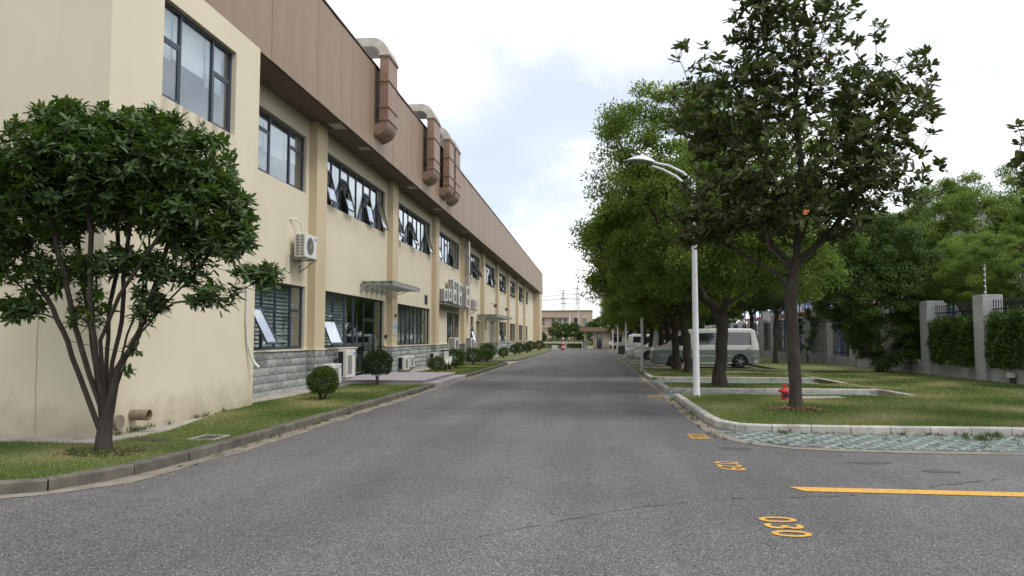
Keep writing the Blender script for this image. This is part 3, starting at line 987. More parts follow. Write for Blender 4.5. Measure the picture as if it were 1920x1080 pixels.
def window(y0, y1, z0, z1, x, lights, zt, fmat='frame', blind=None, fw=0.055, parent=BL, ang=15, openglass='glass'):
    """lights: list of (relative width, type); f fixed, s transom and shut sash, o transom and open awning sash, d door leaf"""
    f = MB()
    d0, d1 = x - 0.05, x + 0.02
    g = 0.0
    f.box(d0, d1, y0, y1, z0, z0 + fw); f.box(d0, d1, y0, y1, z1 - fw, z1)
    f.box(d0, d1, y0, y0 + fw, z0 + fw, z1 - fw); f.box(d0, d1, y1 - fw, y1, z0 + fw, z1 - fw)
    tot = sum(w for w, _ in lights)
    cur = y0 + fw; W = (y1 - y0 - 2 * fw)
    panes, sashes = [], []
    for i, (w, t) in enumerate(lights):
        a = cur; b = cur + W * w / tot
        cur = b
        if i < len(lights) - 1:
            f.box(d0 + 0.002, d1 - 0.002, b - fw * 0.45, b + fw * 0.45, z0 + fw, z1 - fw)
        ia = a + (fw * 0.45 if i else 0); ib = b - (fw * 0.45 if i < len(lights) - 1 else 0)
        if t == 'f':
            panes.append((ia, ib, z0 + fw, z1 - fw))
        else:
            f.box(d0 + 0.004, d1 - 0.004, ia, ib, zt - fw * 0.45, zt + fw * 0.45)
            panes.append((ia, ib, zt + fw * 0.45, z1 - fw))
            sashes.append((ia + 0.004, ib - 0.004, z0 + fw + 0.004, zt - fw * 0.45 - 0.004, t))
    w_ = f.obj('window', fmat, parent)
    for a, b, c, d in panes:
        MB().box(x - 0.022, x - 0.012, a, b, c, d).obj('pane', openglass, w_)
    for a, b, c, d, t in sashes:
        s = MB(); q = 0.042; h = d - c
        th = 0 if t in 'sd' else R(ang + rnd.uniform(-4, 4))
        def S(x0, x1, ya, yb, za_, zb, m):
            n = len(s.v); s.box(x0, x1, ya, yb, za_, zb, m)
            for i in range(n, n + 8):
                vx, vy, vz = s.v[i]
                dz = vz - d; dx_ = vx - x
                s.v[i] = (x + dx_ * math.cos(th) - dz * math.sin(th), vy, d + dz * math.cos(th) + dx_ * math.sin(th))
        S(x - 0.03, x + 0.012, a, b, c, c + q, 0); S(x - 0.03, x + 0.012, a, b, d - q, d, 0)
        S(x - 0.03, x + 0.012, a, a + q, c + q, d - q, 0); S(x - 0.03, x + 0.012, b - q, b, c + q, d - q, 0)
        S(x - 0.014, x - 0.004, a + q, b - q, c + q, d - q, 1)
        if t == 'o':
            zz = d - h * 0.62
            s.tube([(x - 0.02, a + 0.02, zz - 0.05), (x + math.sin(th) * h * 0.72, a + 0.02, d - h * 0.72 * math.cos(th))], 0.008, n=4)
            s.tube([(x - 0.02, b - 0.02, zz - 0.05), (x + math.sin(th) * h * 0.72, b - 0.02, d - h * 0.72 * math.cos(th))], 0.008, n=4)
        s.obj('door_leaf' if t == 'd' else 'sash', [fmat, 'sashglass' if t == 'o' else openglass], w_)
    if blind == 'roller':
        cur = y0 + fw
        bm_ = MB()
        for i, (w, t) in enumerate(lights):
            b = cur + W * w / tot
            dr = (z1 - z0) * (0.52 + rnd.uniform(-0.06, 0.06))
            bm_.box(x - 0.17, x - 0.165, cur + 0.02, b - 0.02, z1 - dr, z1 - 0.02)
            cur = b
        bm_.obj('blind', 'blind', w_)
    elif blind == 'slats':
        bm_ = MB(); zz = z1 - 0.06
        while zz > z0 + 0.1:
            bm_.poly([(x - 0.25, y0 + .03, zz), (x - 0.25, y1 - .03, zz), (x - 0.205, y1 - .03, zz - 0.085), (x - 0.205, y0 + .03, zz - 0.085)][::-1])
            zz -= 0.105
        bm_.box(x - 0.42, x - 0.41, y0 - 0.1, y1 + 0.1, z0 - 0.1, z1 + 0.1)
        bm_.obj('blind', 'slat', w_)
    elif blind == 'curtain':
        bm_ = MB(); yy = y0 + 0.04; k = 0
        while yy < y1 - 0.2:
            wv = 0.06 if k % 2 else 0.0
            if rnd.random() < 0.8:
                bm_.poly([(x - 0.2 - wv, yy, z0 + .03), (x - 0.26 + wv, yy + 0.11, z0 + .03), (x - 0.26 + wv, yy + 0.11, z1 - .03), (x - 0.2 - wv, yy, z1 - .03)])
            yy += 0.115; k += 1
        bm_.obj('curtain', 'slat', w_)
    return w_

UZ0, UZ1, LZ0, LZ1 = 5.78, 7.44, 1.24, 3.04
up, low = [], []          # openings
bays = [(15.43, 21.1)] + [(PIL[i] + PW, PIL[i + 1]) for i in range(8)] + [(PIL[8] + PW, 97.2)]
upw = [(16.6, 20.85)] + [(a + 0.38, b - 0.32) for a, b in bays[1:9]] + [(92.0, 95.6)]
for a, b in upw:
    up.append((a, b, UZ0, UZ1))
loww = {0: (17.0, 20.95), 2: (30.78, 37.7), 3: (42.2, 46.1), 6: (72.98, 79.95), 7: (81.5, 88.4), 8: (90.2, 94.8)}
loww[5] = (65.3, 71.5)
low = [(a, b, LZ0, LZ1) for a, b in loww.values()]
B1 = (22.33, 25.68)       # bay 1: window then glazed door
low.append((B1[0], 29.3, 1.24, LZ1)); low.append((B1[1], 29.3, 0.1, 1.24))
low.append((50.4, 51.7, LZ0, LZ1)); low.append((53.0, 54.75, 0.1, 2.8))
low.append((57.4, 58.1, 2.2, 2.95)); low.append((59.8, 62.9, 0.1, 2.9))
wall_x('wall', XW, 15.43, YE, 0.0, 8.0, up + low, 0.32, 'cream')
# front block, flush with the fascia
wall_x('wall', XB, 10.38, 15.43, 0.0, 7.93, [(11.75, 14.35, 5.68, 7.42)], 0.16, 'cream')
mb = MB()
mb.poly([(-30, 10.38, 0), (XB, 10.38, 0), (XB, 10.38, 7.93), (-30, 10.38, 7.93)])
mb.poly([(XB, 15.43, 0), (XW - 0.02, 15.43, 0), (XW - 0.02, 15.43, 7.93), (XB, 15.43, 7.93)])
mb.obj('wall', 'cream', BL)
# end wall, roof, floors, inner walls
mb = MB()
mb.poly([(XW, YE, 0), (-30, YE, 0), (-30, YE, 10.8), (XW, YE, 10.8)])
mb.obj('wall', 'cream', BL)
mb = MB()
mb.box(-30, XW - 0.33, 10.5, YE - 0.01, 4.15, 4.5); mb.box(-13, -12.8, 10.5, YE - 0.01, 0, 4.15); mb.box(-13, -12.8, 10.5, YE - 0.01, 4.5, 7.9)
for p_ in PIL:
    mb.box(-12.8, XW - 0.33, p_ + 0.3, p_ + 0.5, 0.05, 4.15); mb.box(-12.8, XW - 0.33, p_ + 0.3, p_ + 0.5, 4.5, 7.9)
mb.box(-12.8, XW - 0.33, 15.2, 15.4, 0.05, 4.15)
mb.obj('inner_wall', 'room', BL)
MB().box(-30, XF - 0.1, 10.5, YE, 10.2, 10.35).obj('roof', 'mgrey', BL)

# pilasters
for i, p_ in enumerate(PIL):
    MB().box(XW + 0.001, XP, p_, p_ + PW, 1.21, 7.995).obj('pilaster', 'tan', BL)
MB().box(XW + 0.001, XF - 0.12, 103.9, YE - 0.02, 0, 7.995).obj('pilaster', 'tan', BL)
# soffit
mb = MB(); mb.box(XW, XF - 0.04, 15.45, YE, 8.0, 8.08); mb.obj('soffit', 'soffit', BL)
for y_, w in ((21.35, .62), (24.1, .45), (30.7, .6), (36.2, .45), (44.2, .5), (60.5, .5)):
    g = MB(); g.box(-7.9, -7.5, y_, y_ + w, 7.985, 7.998, 0)
    for k in range(6):
        g.box(-7.87, -7.53, y_ + 0.04 + k * (w - .08) / 6, y_ + 0.04 + (k + .45) * (w - .08) / 6, 7.978, 7.985, 1)
    g.obj('soffit_vent', ['steel', 'white'], BL)
# fascia panels
fas = MB(); fas.box(XF - 0.12, XF - 0.035, 10.5, YE - 0.06, 8.0, 10.86); fas.box(-30, XF - 0.12, 10.42, 10.5, 8.0, 10.86); fas.box(-30, XF - 0.12, YE - 0.06, YE + 0.02, 8.0, 10.86)
fas = fas.obj('fascia', 'soffit', BL)
pm = MB(); pm.box(-0.032, 0, 0.006, 0.944, 0.0, 2.86)
n_p = int((YE - 10.42) / 0.95)
pstep = (YE - 10.42) / n_p
me_p = None
for i in range(n_p):
    y_ = 10.42 + i * pstep
    if me_p is None:
        o = MB().box(-0.032, 0, 0.003, pstep - 0.002, 0, 2.86).obj('panel', 'fascia', fas, loc=None); me_p = o.data
        for v in me_p.vertices: v.co = v.co + Vector(WLOC[fas.name])
    else:
        o = bpy.data.objects.new('panel', me_p); COL.objects.link(o); o.parent = fas
    off = 0.004 * math.sin(i * 2.3)
    w0 = WLOC[fas.name]
    o.location = (XF + off - w0[0], y_ - w0[1], 8.0 - 0.05 - w0[2])
me_q = None
for i in range(14):
    w0 = WLOC[fas.name]
    if me_q is None:
        o = MB().box(0.007, 0.943, -0.03, 0, 0, 2.86).obj('panel', 'fascia', fas); me_q = o.data
        for v in me_q.vertices: v.co = v.co + Vector(w0)
    else:
        o = bpy.data.objects.new('panel', me_q); COL.objects.link(o); o.parent = fas
    o.location = (XF - 0.1 - 0.95 * (i + 1) - w0[0], 10.42 - w0[1], 7.95 - w0[2])
mb = MB(); mb.box(XF - 0.16, XF + 0.03, 10.39, YE + 0.03, 10.86, 10.91); mb.box(-30, XF - 0.16, 10.35, 10.5, 10.86, 10.91)
mb.obj('coping', 'coping', BL)

# upper windows
pat = ['sfffsfsf', 'ofoffofo', 'offofffo', 'offsfosf', 'oooofoof', 'sffsfofo', 'offoffof', 'fofoffof', 'offofofo', 'sfs']
for i, (a, b) in enumerate(upw):
    if i == 0:
        lights = [(0.9, 's'), (0.95, 's'), (1.25, 'f'), (0.95, 's')]
        window(a, b, UZ0, UZ1, XW - 0.1, lights, 6.95, blind='roller')
    else:
        window(a, b, UZ0, UZ1, XW - 0.1, [(1, c) for c in pat[i]], 6.92 if i != 4 else 7.0, fmat='darkframe', blind='roller' if i in (1, 2, 3) else None, fw=0.05, ang=15 if i != 4 else 26)
window(11.75, 14.35, 5.68, 7.42, XB - 0.12, [(0.85, 's'), (1.5, 'f'), (0.9, 's')], 6.78, blind='roller')
# lower windows
window(*loww[0], LZ0, LZ1, XW - 0.1, [(0.55, 'f'), (0.75, 'o'), (0.85, 's'), (1.0, 'f'), (0.8, 's')], 2.35, blind='slats', ang=26)
window(B1[0], B1[1], LZ0, LZ1, XW - 0.1, [(0.8, 'o'), (0.75, 's'), (0.6, 'f')], 2.35, blind='slats', ang=24)
window(B1[1] + 0.02, 29.3, 0.1, LZ1, XW - 0.12, [(0.9, 'f'), (1.0, 'd'), (0.8, 'f')], 2.25, fmat='darkframe', openglass='doorglass', fw=0.06)
window(*loww[2], LZ0, LZ1, XW - 0.1, [(1, c) for c in 'fsffsffsf'], 2.35, fmat='darkframe', blind='slats', fw=0.05)
window(*loww[3], LZ0, LZ1, XW - 0.1, [(1, c) for c in 'fsffs'], 2.35, fmat='darkframe', blind='curtain', fw=0.05)
window(50.4, 51.7, LZ0, LZ1, XW - 0.1, [(1, 'o')], 2.5, fmat='darkframe', fw=0.05)
window(57.4, 58.1, 2.2, 2.95, XW - 0.1, [(1, 'f')], 2.5, fmat='darkframe', fw=0.05)
for i, p_ in ((5, 'osfsof'), (6, 'fsffsf'), (7, 'fsfsfs'), (8, 'fsfs')):
    window(*loww[i], LZ0, LZ1, XW - 0.1, [(1, c) for c in p_], 2.35, fmat='darkframe', blind='curtain', fw=0.05)
# doors
MB().box(XW - 0.3, XW - 0.24, 53.05, 54.7, 0.1, 2.78).obj('door', 'dgrey', BL)
dd = MB()
dd.box(XW - 0.16, XW - 0.11, 59.82, 61.34, 0.1, 2.88); dd.box(XW - 0.16, XW - 0.11, 61.36, 62.88, 0.1, 2.88)
dd.box(XW - 0.11, XW - 0.06, 61.2, 61.26, 1.1, 1.4)
dd.obj('door', 'steel', BL)
MB().box(XW - 0.02, XW + 0.06, 29.32, 29.5, 1.55, 1.68).obj('door_buzzer', 'black', BL)
h = MB(); h.tube([(XW - 0.05, 28.1, 1.0), (XW + 0.01, 28.1, 1.02), (XW + 0.01, 28.1, 1.6), (XW - 0.05, 28.1, 1.62)], 0.015, n=6)
h.obj('door_handle', 'steel', BL)

# stone foot: courses of rough stones as single pieces
def stone_meshes(k=7):
    res = []
    for q in range(k):
        rr = random.Random(50 + q)
        mb = MB(); nx, nz = 4, 3
        idx = {}
        for i in range(nx + 1):
            for j in range(nz + 1):
                u, v = i / nx, j / nz
                edge = i in (0, nx) or j in (0, nz)
                dpt = 0.012 if edge else 0.028 + rr.uniform(-0.014, 0.016)
                ju = 0 if i in (0, nx) else rr.uniform(-0.05, 0.05)
                jv = 0 if j in (0, nz) else rr.uniform(-0.07, 0.07)
                eu = rr.uniform(0, 0.012) if edge else 0
                idx[i, j] = len(mb.v)
                mb.v.append((dpt, min(1 - eu, max(eu, u + ju)), min(1 - eu, max(eu, v + jv))))
        for i in range(nx):
            for j in range(nz):
                mb.f.append((idx[i, j], idx[i + 1, j], idx[i + 1, j + 1], idx[i, j + 1])); mb.m.append(0)
        # rim back to the wall
        rim = [(i, 0) for i in range(nx)] + [(nx, j) for j in range(nz)] + [(i, nz) for i in range(nx, 0, -1)] + [(0, j) for j in range(nz, 0, -1)]
        b = len(mb.v)
        for i, j in rim:
            p_ = mb.v[idx[i, j]]; mb.v.append((-0.02, p_[1], p_[2]))
        for t in range(len(rim)):
            t2 = (t + 1) % len(rim)
            mb.f.append((idx[rim[t]], b + t, b + t2, idx[rim[t2]])); mb.m.append(0)
        res.append((mb.v, mb.f))
    return res
SM = stone_meshes()
pl_ = MB()
runs = []       # (kind, x, y0, y1)  kind x: facing +X, kind y: facing -Y
def addrun(x, a, b):
    if b - a > 0.05: runs.append(('x', x, a, b))
gaps = [(B1[1], 29.3), (53.0, 54.75), (59.8, 62.9)]
def wallrun(a, b):
    cur = a
    for g0, g1 in gaps:
        if a < g0 < b:
            addrun(XW, cur, g0); cur = min(g1, b)
    addrun(XW, cur, b)
prev = 15.43
for p_ in PIL:
    wallrun(prev, p_)
    runs.append(('y', p_, XW, XP))
    addrun(XP, p_, p_ + PW)
    prev = p_ + PW
wallrun(prev, 96.9)
for kd, p_, a, b in runs:
    if kd == 'x' and p_ == XW:
        MB().box(p_ - 0.05, p_ + 0.075, a, b, 1.2, 1.236).obj('sill', 'cream', BL)
    elif kd == 'x':
        MB().box(XW - 0.05, p_ + 0.055, a - 0.05, b + 0.05, 1.199, 1.2365).obj('sill', 'cream', BL)
segs = [(0, B1[1]), (29.3, 53.0), (54.75, 59.8), (62.9, 200)]
PL = []
for s0, s1 in segs:
    mbp = MB()
    for kd, p_, a, b in runs:
        if kd == 'x' and s0 - .01 <= a and b <= s1 + .01:
            mbp.box(p_ - 0.02 if p_ == XW else XW, p_ + 0.012, a, b, 0.0, 1.2)
    PL.append((s0, s1, mbp.obj('stone_plinth', 'mortar', BL)))
plinth = PL[0][2]
def plinth_at(y):
    for s0, s1, o_ in PL:
        if s0 - .05 <= y <= s1 + .05: return o_
    return PL[0][2]
CH = 0.2
cells = []
rs = random.Random(77)
for kd, p_, a, b in runs:
    for c in range(6):
        if kd == 'y':
            cells.append(('y', p_, a + 0.012, b + 0.012, c)); continue
        y_ = a
        first = rs.uniform(0.2, 0.5)
        while y_ < b - 0.02:
            w = rs.uniform(0.34, 0.62) if y_ > a else first
            if b - (y_ + w) < 0.18: w = b - y_
            cells.append(('x', p_, y_, min(b, y_ + w), c))
            y_ += w
cells.sort(key=lambda c: c[1] if c[0] == 'y' else c[2])
mesh_cache = {}
sv, sf = [], []
w0 = Vector(WLOC[plinth.name])
for i, (kd, p_, a, b, c) in enumerate(cells):
    q = rs.randrange(len(SM)); z_ = c * CH + 0.006; hh = CH - 0.014; ww = b - a - 0.012
    if i < 300:
        if q not in mesh_cache:
            mb = MB(); mb.v, mb.f = list(SM[q][0]), list(SM[q][1]); mb.m = [0] * len(mb.f)
            o = mb.obj('stone', 'stone', None, smooth=50); mesh_cache[q] = o.data
            o.parent = plinth_at(p_ if kd == 'y' else (a + b) / 2)
        else:
            o = bpy.data.objects.new('stone', mesh_cache[q]); COL.objects.link(o); o.parent = plinth_at(p_ if kd == 'y' else (a + b) / 2)
        if kd == 'x':
            o.location = Vector((p_ + 0.012, a + 0.006, z_)) - w0; o.scale = (rs.uniform(0.8, 1.3), ww, hh)
        else:
            o.location = Vector((b - 0.006, p_ - 0.002, z_)) - w0; o.scale = (1, ww, hh)
            o.rotation_euler = (0, 0, -math.pi / 2); o.location = Vector((a + 0.006, p_ - 0.002, z_)) - w0
    else:
        n = len(sv)
        for vx, vy, vz in SM[q][0]:
            if kd == 'x': sv.append((p_ + 0.012 + vx, a + 0.006 + vy * ww, z_ + vz * hh))
            else: sv.append((a + 0.006 + vy * ww, p_ - 0.002 - vx, z_ + vz * hh))
        sf += [tuple(n + k for k in f) for f in SM[q][1]]
tag(np_mesh('stones', np.array(sv), np.array(sf), 'stone', PL[1][2]), kind='stuff')
# run-off stains and a hairline crack in the render
ST1 = streak_mat('soft_runoff', (0.22, 0.17, 0.11), 0.5)
ST2 = streak_mat('dark_runoff', (0.10, 0.085, 0.065), 0.85, 7.0)
for a, b, z0_, z1_, m_ in [(w_[0] - .1, w_[1] + .1, 4.9, 5.78, ST1) for w_ in upw[1:9]] + [(39.0, 46.3, 2.5, 3.6, ST2), (48.3, 49.6, 2.6, 3.5, ST2), (19.5, 20.9, 2.9, 3.85, ST1), (26, 30.1, 3.05, 3.5, ST1)]:
    segs_ = []; cur = a
    for p_ in PIL:
        if cur < p_ < b: segs_.append((cur, p_)); cur = p_ + PW
    if cur < b: segs_.append((cur, b))
    for c0, c1 in segs_:
        MB().poly([(XW + .003, c0, z0_), (XW + .003, c1, z0_), (XW + .003, c1, z1_), (XW + .003, c0, z1_)]).obj('runoff_stain', m_, BL)
MB().poly([(XB + .003, 11.7, 4.6), (XB + .003, 14.4, 4.6), (XB + .003, 14.4, 5.68), (XB + .003, 11.7, 5.68)]).obj('runoff_stain', ST1, BL)
def wallcrack(pts, w, mat):
    mb = MB(); rr = random.Random(5)
    P = []
    for (xa, za_), (xb, zb_) in zip(pts, pts[1:]):
        for k in range(10):
            u = k / 10; P.append((xa + (xb - xa) * u + rr.uniform(-.008, .008), za_ + (zb_ - za_) * u))
    for (xa, za_), (xb, zb_) in zip(P, P[1:]):
        mb.poly([(xa - w, 10.376, za_), (xa + w, 10.376, za_), (xb + w, 10.376, zb_), (xb - w, 10.376, zb_)])
    mb.obj('hairline_crack', mat, BL)
wallcrack([(-8.27, .1), (-8.29, 1.3), (-8.28, 2.4), (-8.30, 3.6)], .006, pmat('old_filler', (0.40, 0.32, 0.18), (0.46, 0.38, 0.22), 6, 0.9))
# ---------------------------------------------------------------- platform, canopies, fittings on the facade
t = thing('entrance_platform', 'low mauve grey concrete platform in front of the glazed door', 'platform', (-6.7, 25.5, 0))
mb = MB(); mb.box(-8.25, -5.26, 22.9, 28.2, 0.0, 0.215); mb.obj('base', 'platform', t, bevel=0.01)
mb = MB(); mb.box(-8.25, -5.24, 22.88, 28.22, 0.215, 0.25); mb.obj('top_slab', 'platform', t, bevel=0.008)
mb = MB(); mb.box(-5.24, -4.9, 23.3, 28.6, 0.0, 0.145); mb.obj('step', 'platform', t, bevel=0.01)
mb = MB(); mb.box(-5.30, -5.25, 24.4, 28.2, 0.25, 0.253); mb.obj('edge_stripe', 'yellow', t)

def canopy(label, y0, y1, z0, depth, n, loc):
    t = thing('entrance_canopy', label, 'canopy', loc)
    # tilted steel purlins and corrugated clear sheets
    for k in range(n):
        y_ = y0 + (y1 - y0) * k / (n - 1)
        b = MB()
        b.prism([(XW + 0.0, z0 - 0.04), (XW + depth, z0 - 0.04), (XW + depth, z0 + 0.02), (XW + 0.0, z0 + 0.02)], 1, y_ - 0.02, y_ + 0.02); b.box(XW, XW + .10, y_ - .05, y_ + .05, z0 - .26, z0 - .04); b.tube([(XW + .05, y_, z0 - .24), (XW + depth * .6, y_, z0 - .04)], .018, n=5)
        b.obj('bracket', 'steel', t)
    for k in range(4):
        x_ = XW + 0.12 + (depth - 0.2) * k / 3
        MB().box(x_ - 0.025, x_ + 0.025, y0 - 0.06, y1 + 0.06, z0 + 0.02, z0 + 0.085).obj('purlin', 'dgrey', t)
    s = MB(); m_ = int((y1 - y0 + 0.2) / 0.09)
    for k in range(m_):
        ya = y0 - 0.1 + k * 0.09
        za, zb = (z0 + 0.075, z0 + 0.115) if k % 2 else (z0 + 0.115, z0 + 0.075)
        s.poly([(XW + 0.01, ya, za), (XW + depth + 0.05, ya, za), (XW + depth + 0.05, ya + 0.09, zb), (XW + 0.01, ya + 0.09, zb)])
    s.obj('roof_sheet', 'canopyglass', t)
    MB().box(XW + depth, XW + depth + 0.04, y0 - 0.1, y1 + 0.1, z0 - 0.06, z0 + 0.07).obj('edge_beam', 'steel', t)
canopy('clear corrugated canopy on steel brackets over the glazed entrance', 26.15, 30.1, 3.5, 1.2, 7, (-7.7, 28, 3.3))
canopy('farther canopy on steel brackets over the grey double door', 53.3, 63.6, 3.15, 1.4, 12, (-7.7, 58, 3.0))

t = thing('wall_sign', 'white sign with blue lettering on the pilaster beside the glazed entrance', 'sign', (-8.1, 30.0, 1.95))
MB().box(XP, XP + 0.02, 29.68, 30.30, 1.72, 2.28).obj('board', 'white', t)
mb = MB()
x_ = XP + 0.0215
mb.box(x_ - .001, x_, 29.96, 30.02, 2.17, 2.23)
for k in range(4):
    y_ = 29.75 + k * 0.125
    mb.box(x_ - .001, x_, y_, y_ + 0.095, 2.10, 2.118); mb.box(x_ - .001, x_, y_ + .04, y_ + 0.055, 1.93, 2.10)
    mb.box(x_ - .001, x_, y_, y_ + 0.015, 1.93, 2.06); mb.box(x_ - .001, x_, y_ + .08, y_ + 0.095, 1.93, 2.06); mb.box(x_ - .001, x_, y_, y_ + 0.095, 1.99, 2.005)
mb.box(x_ - .001, x_, 29.76, 30.22, 1.80, 1.825); mb.box(x_ - .001, x_, 29.76, 30.10, 1.765, 1.775)
mb.obj('lettering', 'blue', t)
o = MB().lathe([(0.0, 0), (0.075, 0), (0.075, 0.05), (0.05, 0.07), (0.0, 0.075)], (XP, 30.0, 2.48), 14, 0, axis=0).obj('wall_lamp', 'dgrey', smooth=30)
tag(o, 'small round dark lamp on the pilaster above the white sign', 'wall lamp')
t = thing('vent_louvre', 'dark louvred vent in the wall right of the first canopy', 'vent', (XW, 36.9, 3.45))
MB().box(XW, XW + 0.02, 36.35, 36.4, 3.25, 3.72).box(XW, XW + 0.02, 37.0, 37.05, 3.25, 3.72).box(XW, XW + 0.02, 36.4, 37.0, 3.69, 3.72).obj('frame', 'steel', t)
MB().box(XW, XW + 0.004, 36.4, 37.0, 3.25, 3.69).obj('backing', 'black', t)
mb = MB()
for k in range(7): mb.poly([(XW + .005, 36.4, 3.27 + k * .06), (XW + .03, 36.4, 3.25 + k * .06), (XW + .03, 37.0, 3.25 + k * .06), (XW + .005, 37.0, 3.27 + k * .06)])
mb.obj('blades', 'dgrey', t)

# ducts over the parapet
def duct(label, y0, wy, zt=11.75, zb=8.38, xa=-7.16, xb=-6.85):
    t = thing('roof_duct', label, 'duct', (XF, y0 + wy / 2, zb), 'brown ducts climbing over the parapet')
    y1 = y0 + wy
    dpt = xb - xa
    b = MB(); b.box(xa, xb, y0, y1, zb + 0.55, 11.13); b.obj('riser', 'duct', t, bevel=0.01)
    # lower elbow turning into the wall
    r = 0.55
    out_, inn_ = [], []
    cx, cz = xb - r, zb + 0.55
    for k in range(9):
        a = -math.pi / 2 * k / 8
        out_.append((cx + r * math.cos(a), cz + r * math.sin(a)))
    prof = [(xa, zb + 0.55)] + out_ + [(XF + 0.0, zb), (XF + 0.0, zb + 0.42), (xa, zb + 0.42)]
    b = MB(); b.prism(prof, 1, y0, y1); b.obj('lower_elbow', 'duct', t)
    # top: flange, elbow over the parapet and on to the roof
    for z_ in (9.35, 10.25, 11.1):
        b = MB(); b.box(xa - 0.03, xb + 0.035, y0 - 0.035, y1 + 0.035, z_, z_ + 0.035); b.obj('flange', 'duct', t)
    b = MB(); b.box(xa - 0.03, xb + 0.04, y0 - 0.04, y1 + 0.04, 11.16, 11.20); b.obj('flange', 'galv', t)
    b = MB(); b.box(xa - 0.03, xb + 0.035, y0 - 0.035, y1 + 0.035, zb + 0.53, zb + 0.56); b.obj('flange', 'duct', t)
    R1 = 0.62; cx, cz = xb - R1, 11.18
    o1 = [(cx + R1 * math.cos(R(a)), cz + R1 * math.sin(R(a))) for a in range(0, 91, 11)] + [(cx, cz + R1)]
    R2 = R1 - dpt
    i1 = [(cx + R2 * math.cos(R(a)), cz + R2 * math.sin(R(a))) for a in range(90, -1, -15)]
    b = MB(); b.prism(o1 + [(-8.6, cz + R1), (-8.6, cz + R2)] + i1, 1, y0 + 0.005, y1 - 0.005); b.obj('upper_elbow', 'galv', t)
    b = MB(); b.box(XF - 0.02, xa, y0 + 0.2, y0 + 0.28, 9.3, 9.36); b.box(XF - 0.02, xa, y1 - 0.28, y1 - 0.2, 9.3, 9.36); b.obj('bracket', 'coping', t)
    b = MB(); b.box(-9.0, -8.6, y0 - 0.1, y1 + 0.1, 10.35, 11.9); b.obj('fan_box', 'galv', t)
duct('nearest and largest brown duct climbing the parapet', 24.2, 1.15)
duct('second brown duct climbing the parapet, standing alone', 31.5, 1.25)
duct('third brown duct, joined shoulder to shoulder with the farthest one', 35.0, 1.2)
duct('farthest brown duct on the parapet, close behind the third', 36.7, 1.2)

# air conditioners; local frame: back at x=0, front faces +x, width along y
def ac_proto(name, label, w, d, h, kind, group):
    t = proto(name, label, 'air conditioner', group)
    b = MB(); b.box(0, d, 0, w, 0, h); b.obj('body', 'white', t, bevel=0.015)
    fans = 2 if kind == 'tall' else 1
    if kind in ('split', 'tall'):
        for k in range(fans):
            r = min(w, h / fans) * 0.36
            cz = h * (k + 0.5) / fans
            cy = w * (0.42 if kind == 'split' else 0.5)
            MB().lathe([(r, d), (r, d + 0.008), (0, d + 0.008)][::-1], (0, cy, cz), 28, 0, axis=0).obj('fan_opening', 'dgrey', t)
            g = MB()
            for q in range(1, 7):
                rr = r * q / 6
                n = 24; base = len(g.v)
                for j in range(n):
                    a = 2 * math.pi * j / n
                    for off in (-0.006, 0.006):
                        g.v.append((d + 0.016, cy + (rr + off) * math.cos(a), cz + (rr + off) * math.sin(a)))
                for j in range(n):
                    j2 = (j + 1) % n
                    g.f.append((base + 2 * j, base + 2 * j2, base + 2 * j2 + 1, base + 2 * j + 1)); g.m.append(0)
            for q in range(8):
                a = math.pi * q / 4
                g.tube([(d + 0.016, cy, cz), (d + 0.016, cy + r * math.cos(a), cz + r * math.sin(a))], 0.004, n=4)
            g.lathe([(0.0, d + 0.02), (r * 0.2, d + 0.018), (r * 0.2, d + 0.01), (0, d + 0.01)][::-1], (0, cy, cz), 14, 0, axis=0)
            g.obj('fan_grille', 'mgrey', t)
        # side louvres facing -y
        b = MB(); b.box(0.03, d - 0.03, -0.004, 0.0, 0.04, h - 0.04); b.obj('side_louvre', 'black', t)
        s = MB(); n = int(h / 0.047)
        for q in range(n + 1):
            z_ = 0.035 + q * (h - 0.07) / n
            s.box(0.02, d - 0.02, -0.012, -0.004, z_ - 0.008, z_ + 0.008)
        for x_ in (0.02, d * 0.5, d - 0.045):
            s.box(x_, x_ + 0.022, -0.0125, -0.0045, 0.03, h - 0.03)
        s.obj('louvre_bars', 'white', t)
    else:
        b = MB(); b.box(0.02, d * 0.62, -0.006, 0.0, 0.03, h - 0.04); b.obj('coil', 'black', t)
        b = MB(); b.box(d, d + 0.006, w * 0.12, w * 0.62, h * 0.12, h * 0.8); b.obj('grille', 'mgrey', t)
        s = MB()
        for q in range(12):
            y_ = w * 0.13 + q * w * 0.48 / 12
            s.box(d + 0.006, d + 0.010, y_, y_ + 0.01, h * 0.13, h * 0.79)
        s.obj('grille_bars', 'steel', t)
    b = MB(); b.box(d, d + 0.003, w * 0.80, w * 0.93, h * 0.78, h * 0.9); b.obj('sticker', 'blue', t)
    b = MB()
    for y_ in (w * 0.15, w * 0.85):
        b.box(-0.12, d + 0.06, y_ - 0.02, y_ + 0.02, -0.05, -0.01)
        b.prism([(-0.12, -0.35), (-0.08, -0.35), (d + 0.02, -0.05), (d - 0.05, -0.05)], 1, y_ - 0.012, y_ + 0.012)
        b.box(-0.13, -0.11, y_ - 0.02, y_ + 0.02, -0.4, 0.0)
    b.obj('bracket', 'steel', t)
    return t
acg = 'outdoor air conditioner units along the factory wall'
ac = ac_proto('air_conditioner', 'single white air conditioner high on the wall with a hose curving above it', 0.85, 0.32, 0.66, 'split', acg)
place(ac, False, (XW + 0.14, 19.75, 3.79))
hose = MB(); hose.tube([(XW + .01, 19.75, 4.83), (XW + .08, 19.85, 4.86), (XW + .16, 20.1, 4.8), (XW + .2, 20.2, 4.62), (XW + .2, 20.22, 4.44)], 0.026, n=8)
tag(hose.obj('air_conditioner_hose', 'white', smooth=60), 'white hose curving from the wall down to the high single air conditioner', 'hose')
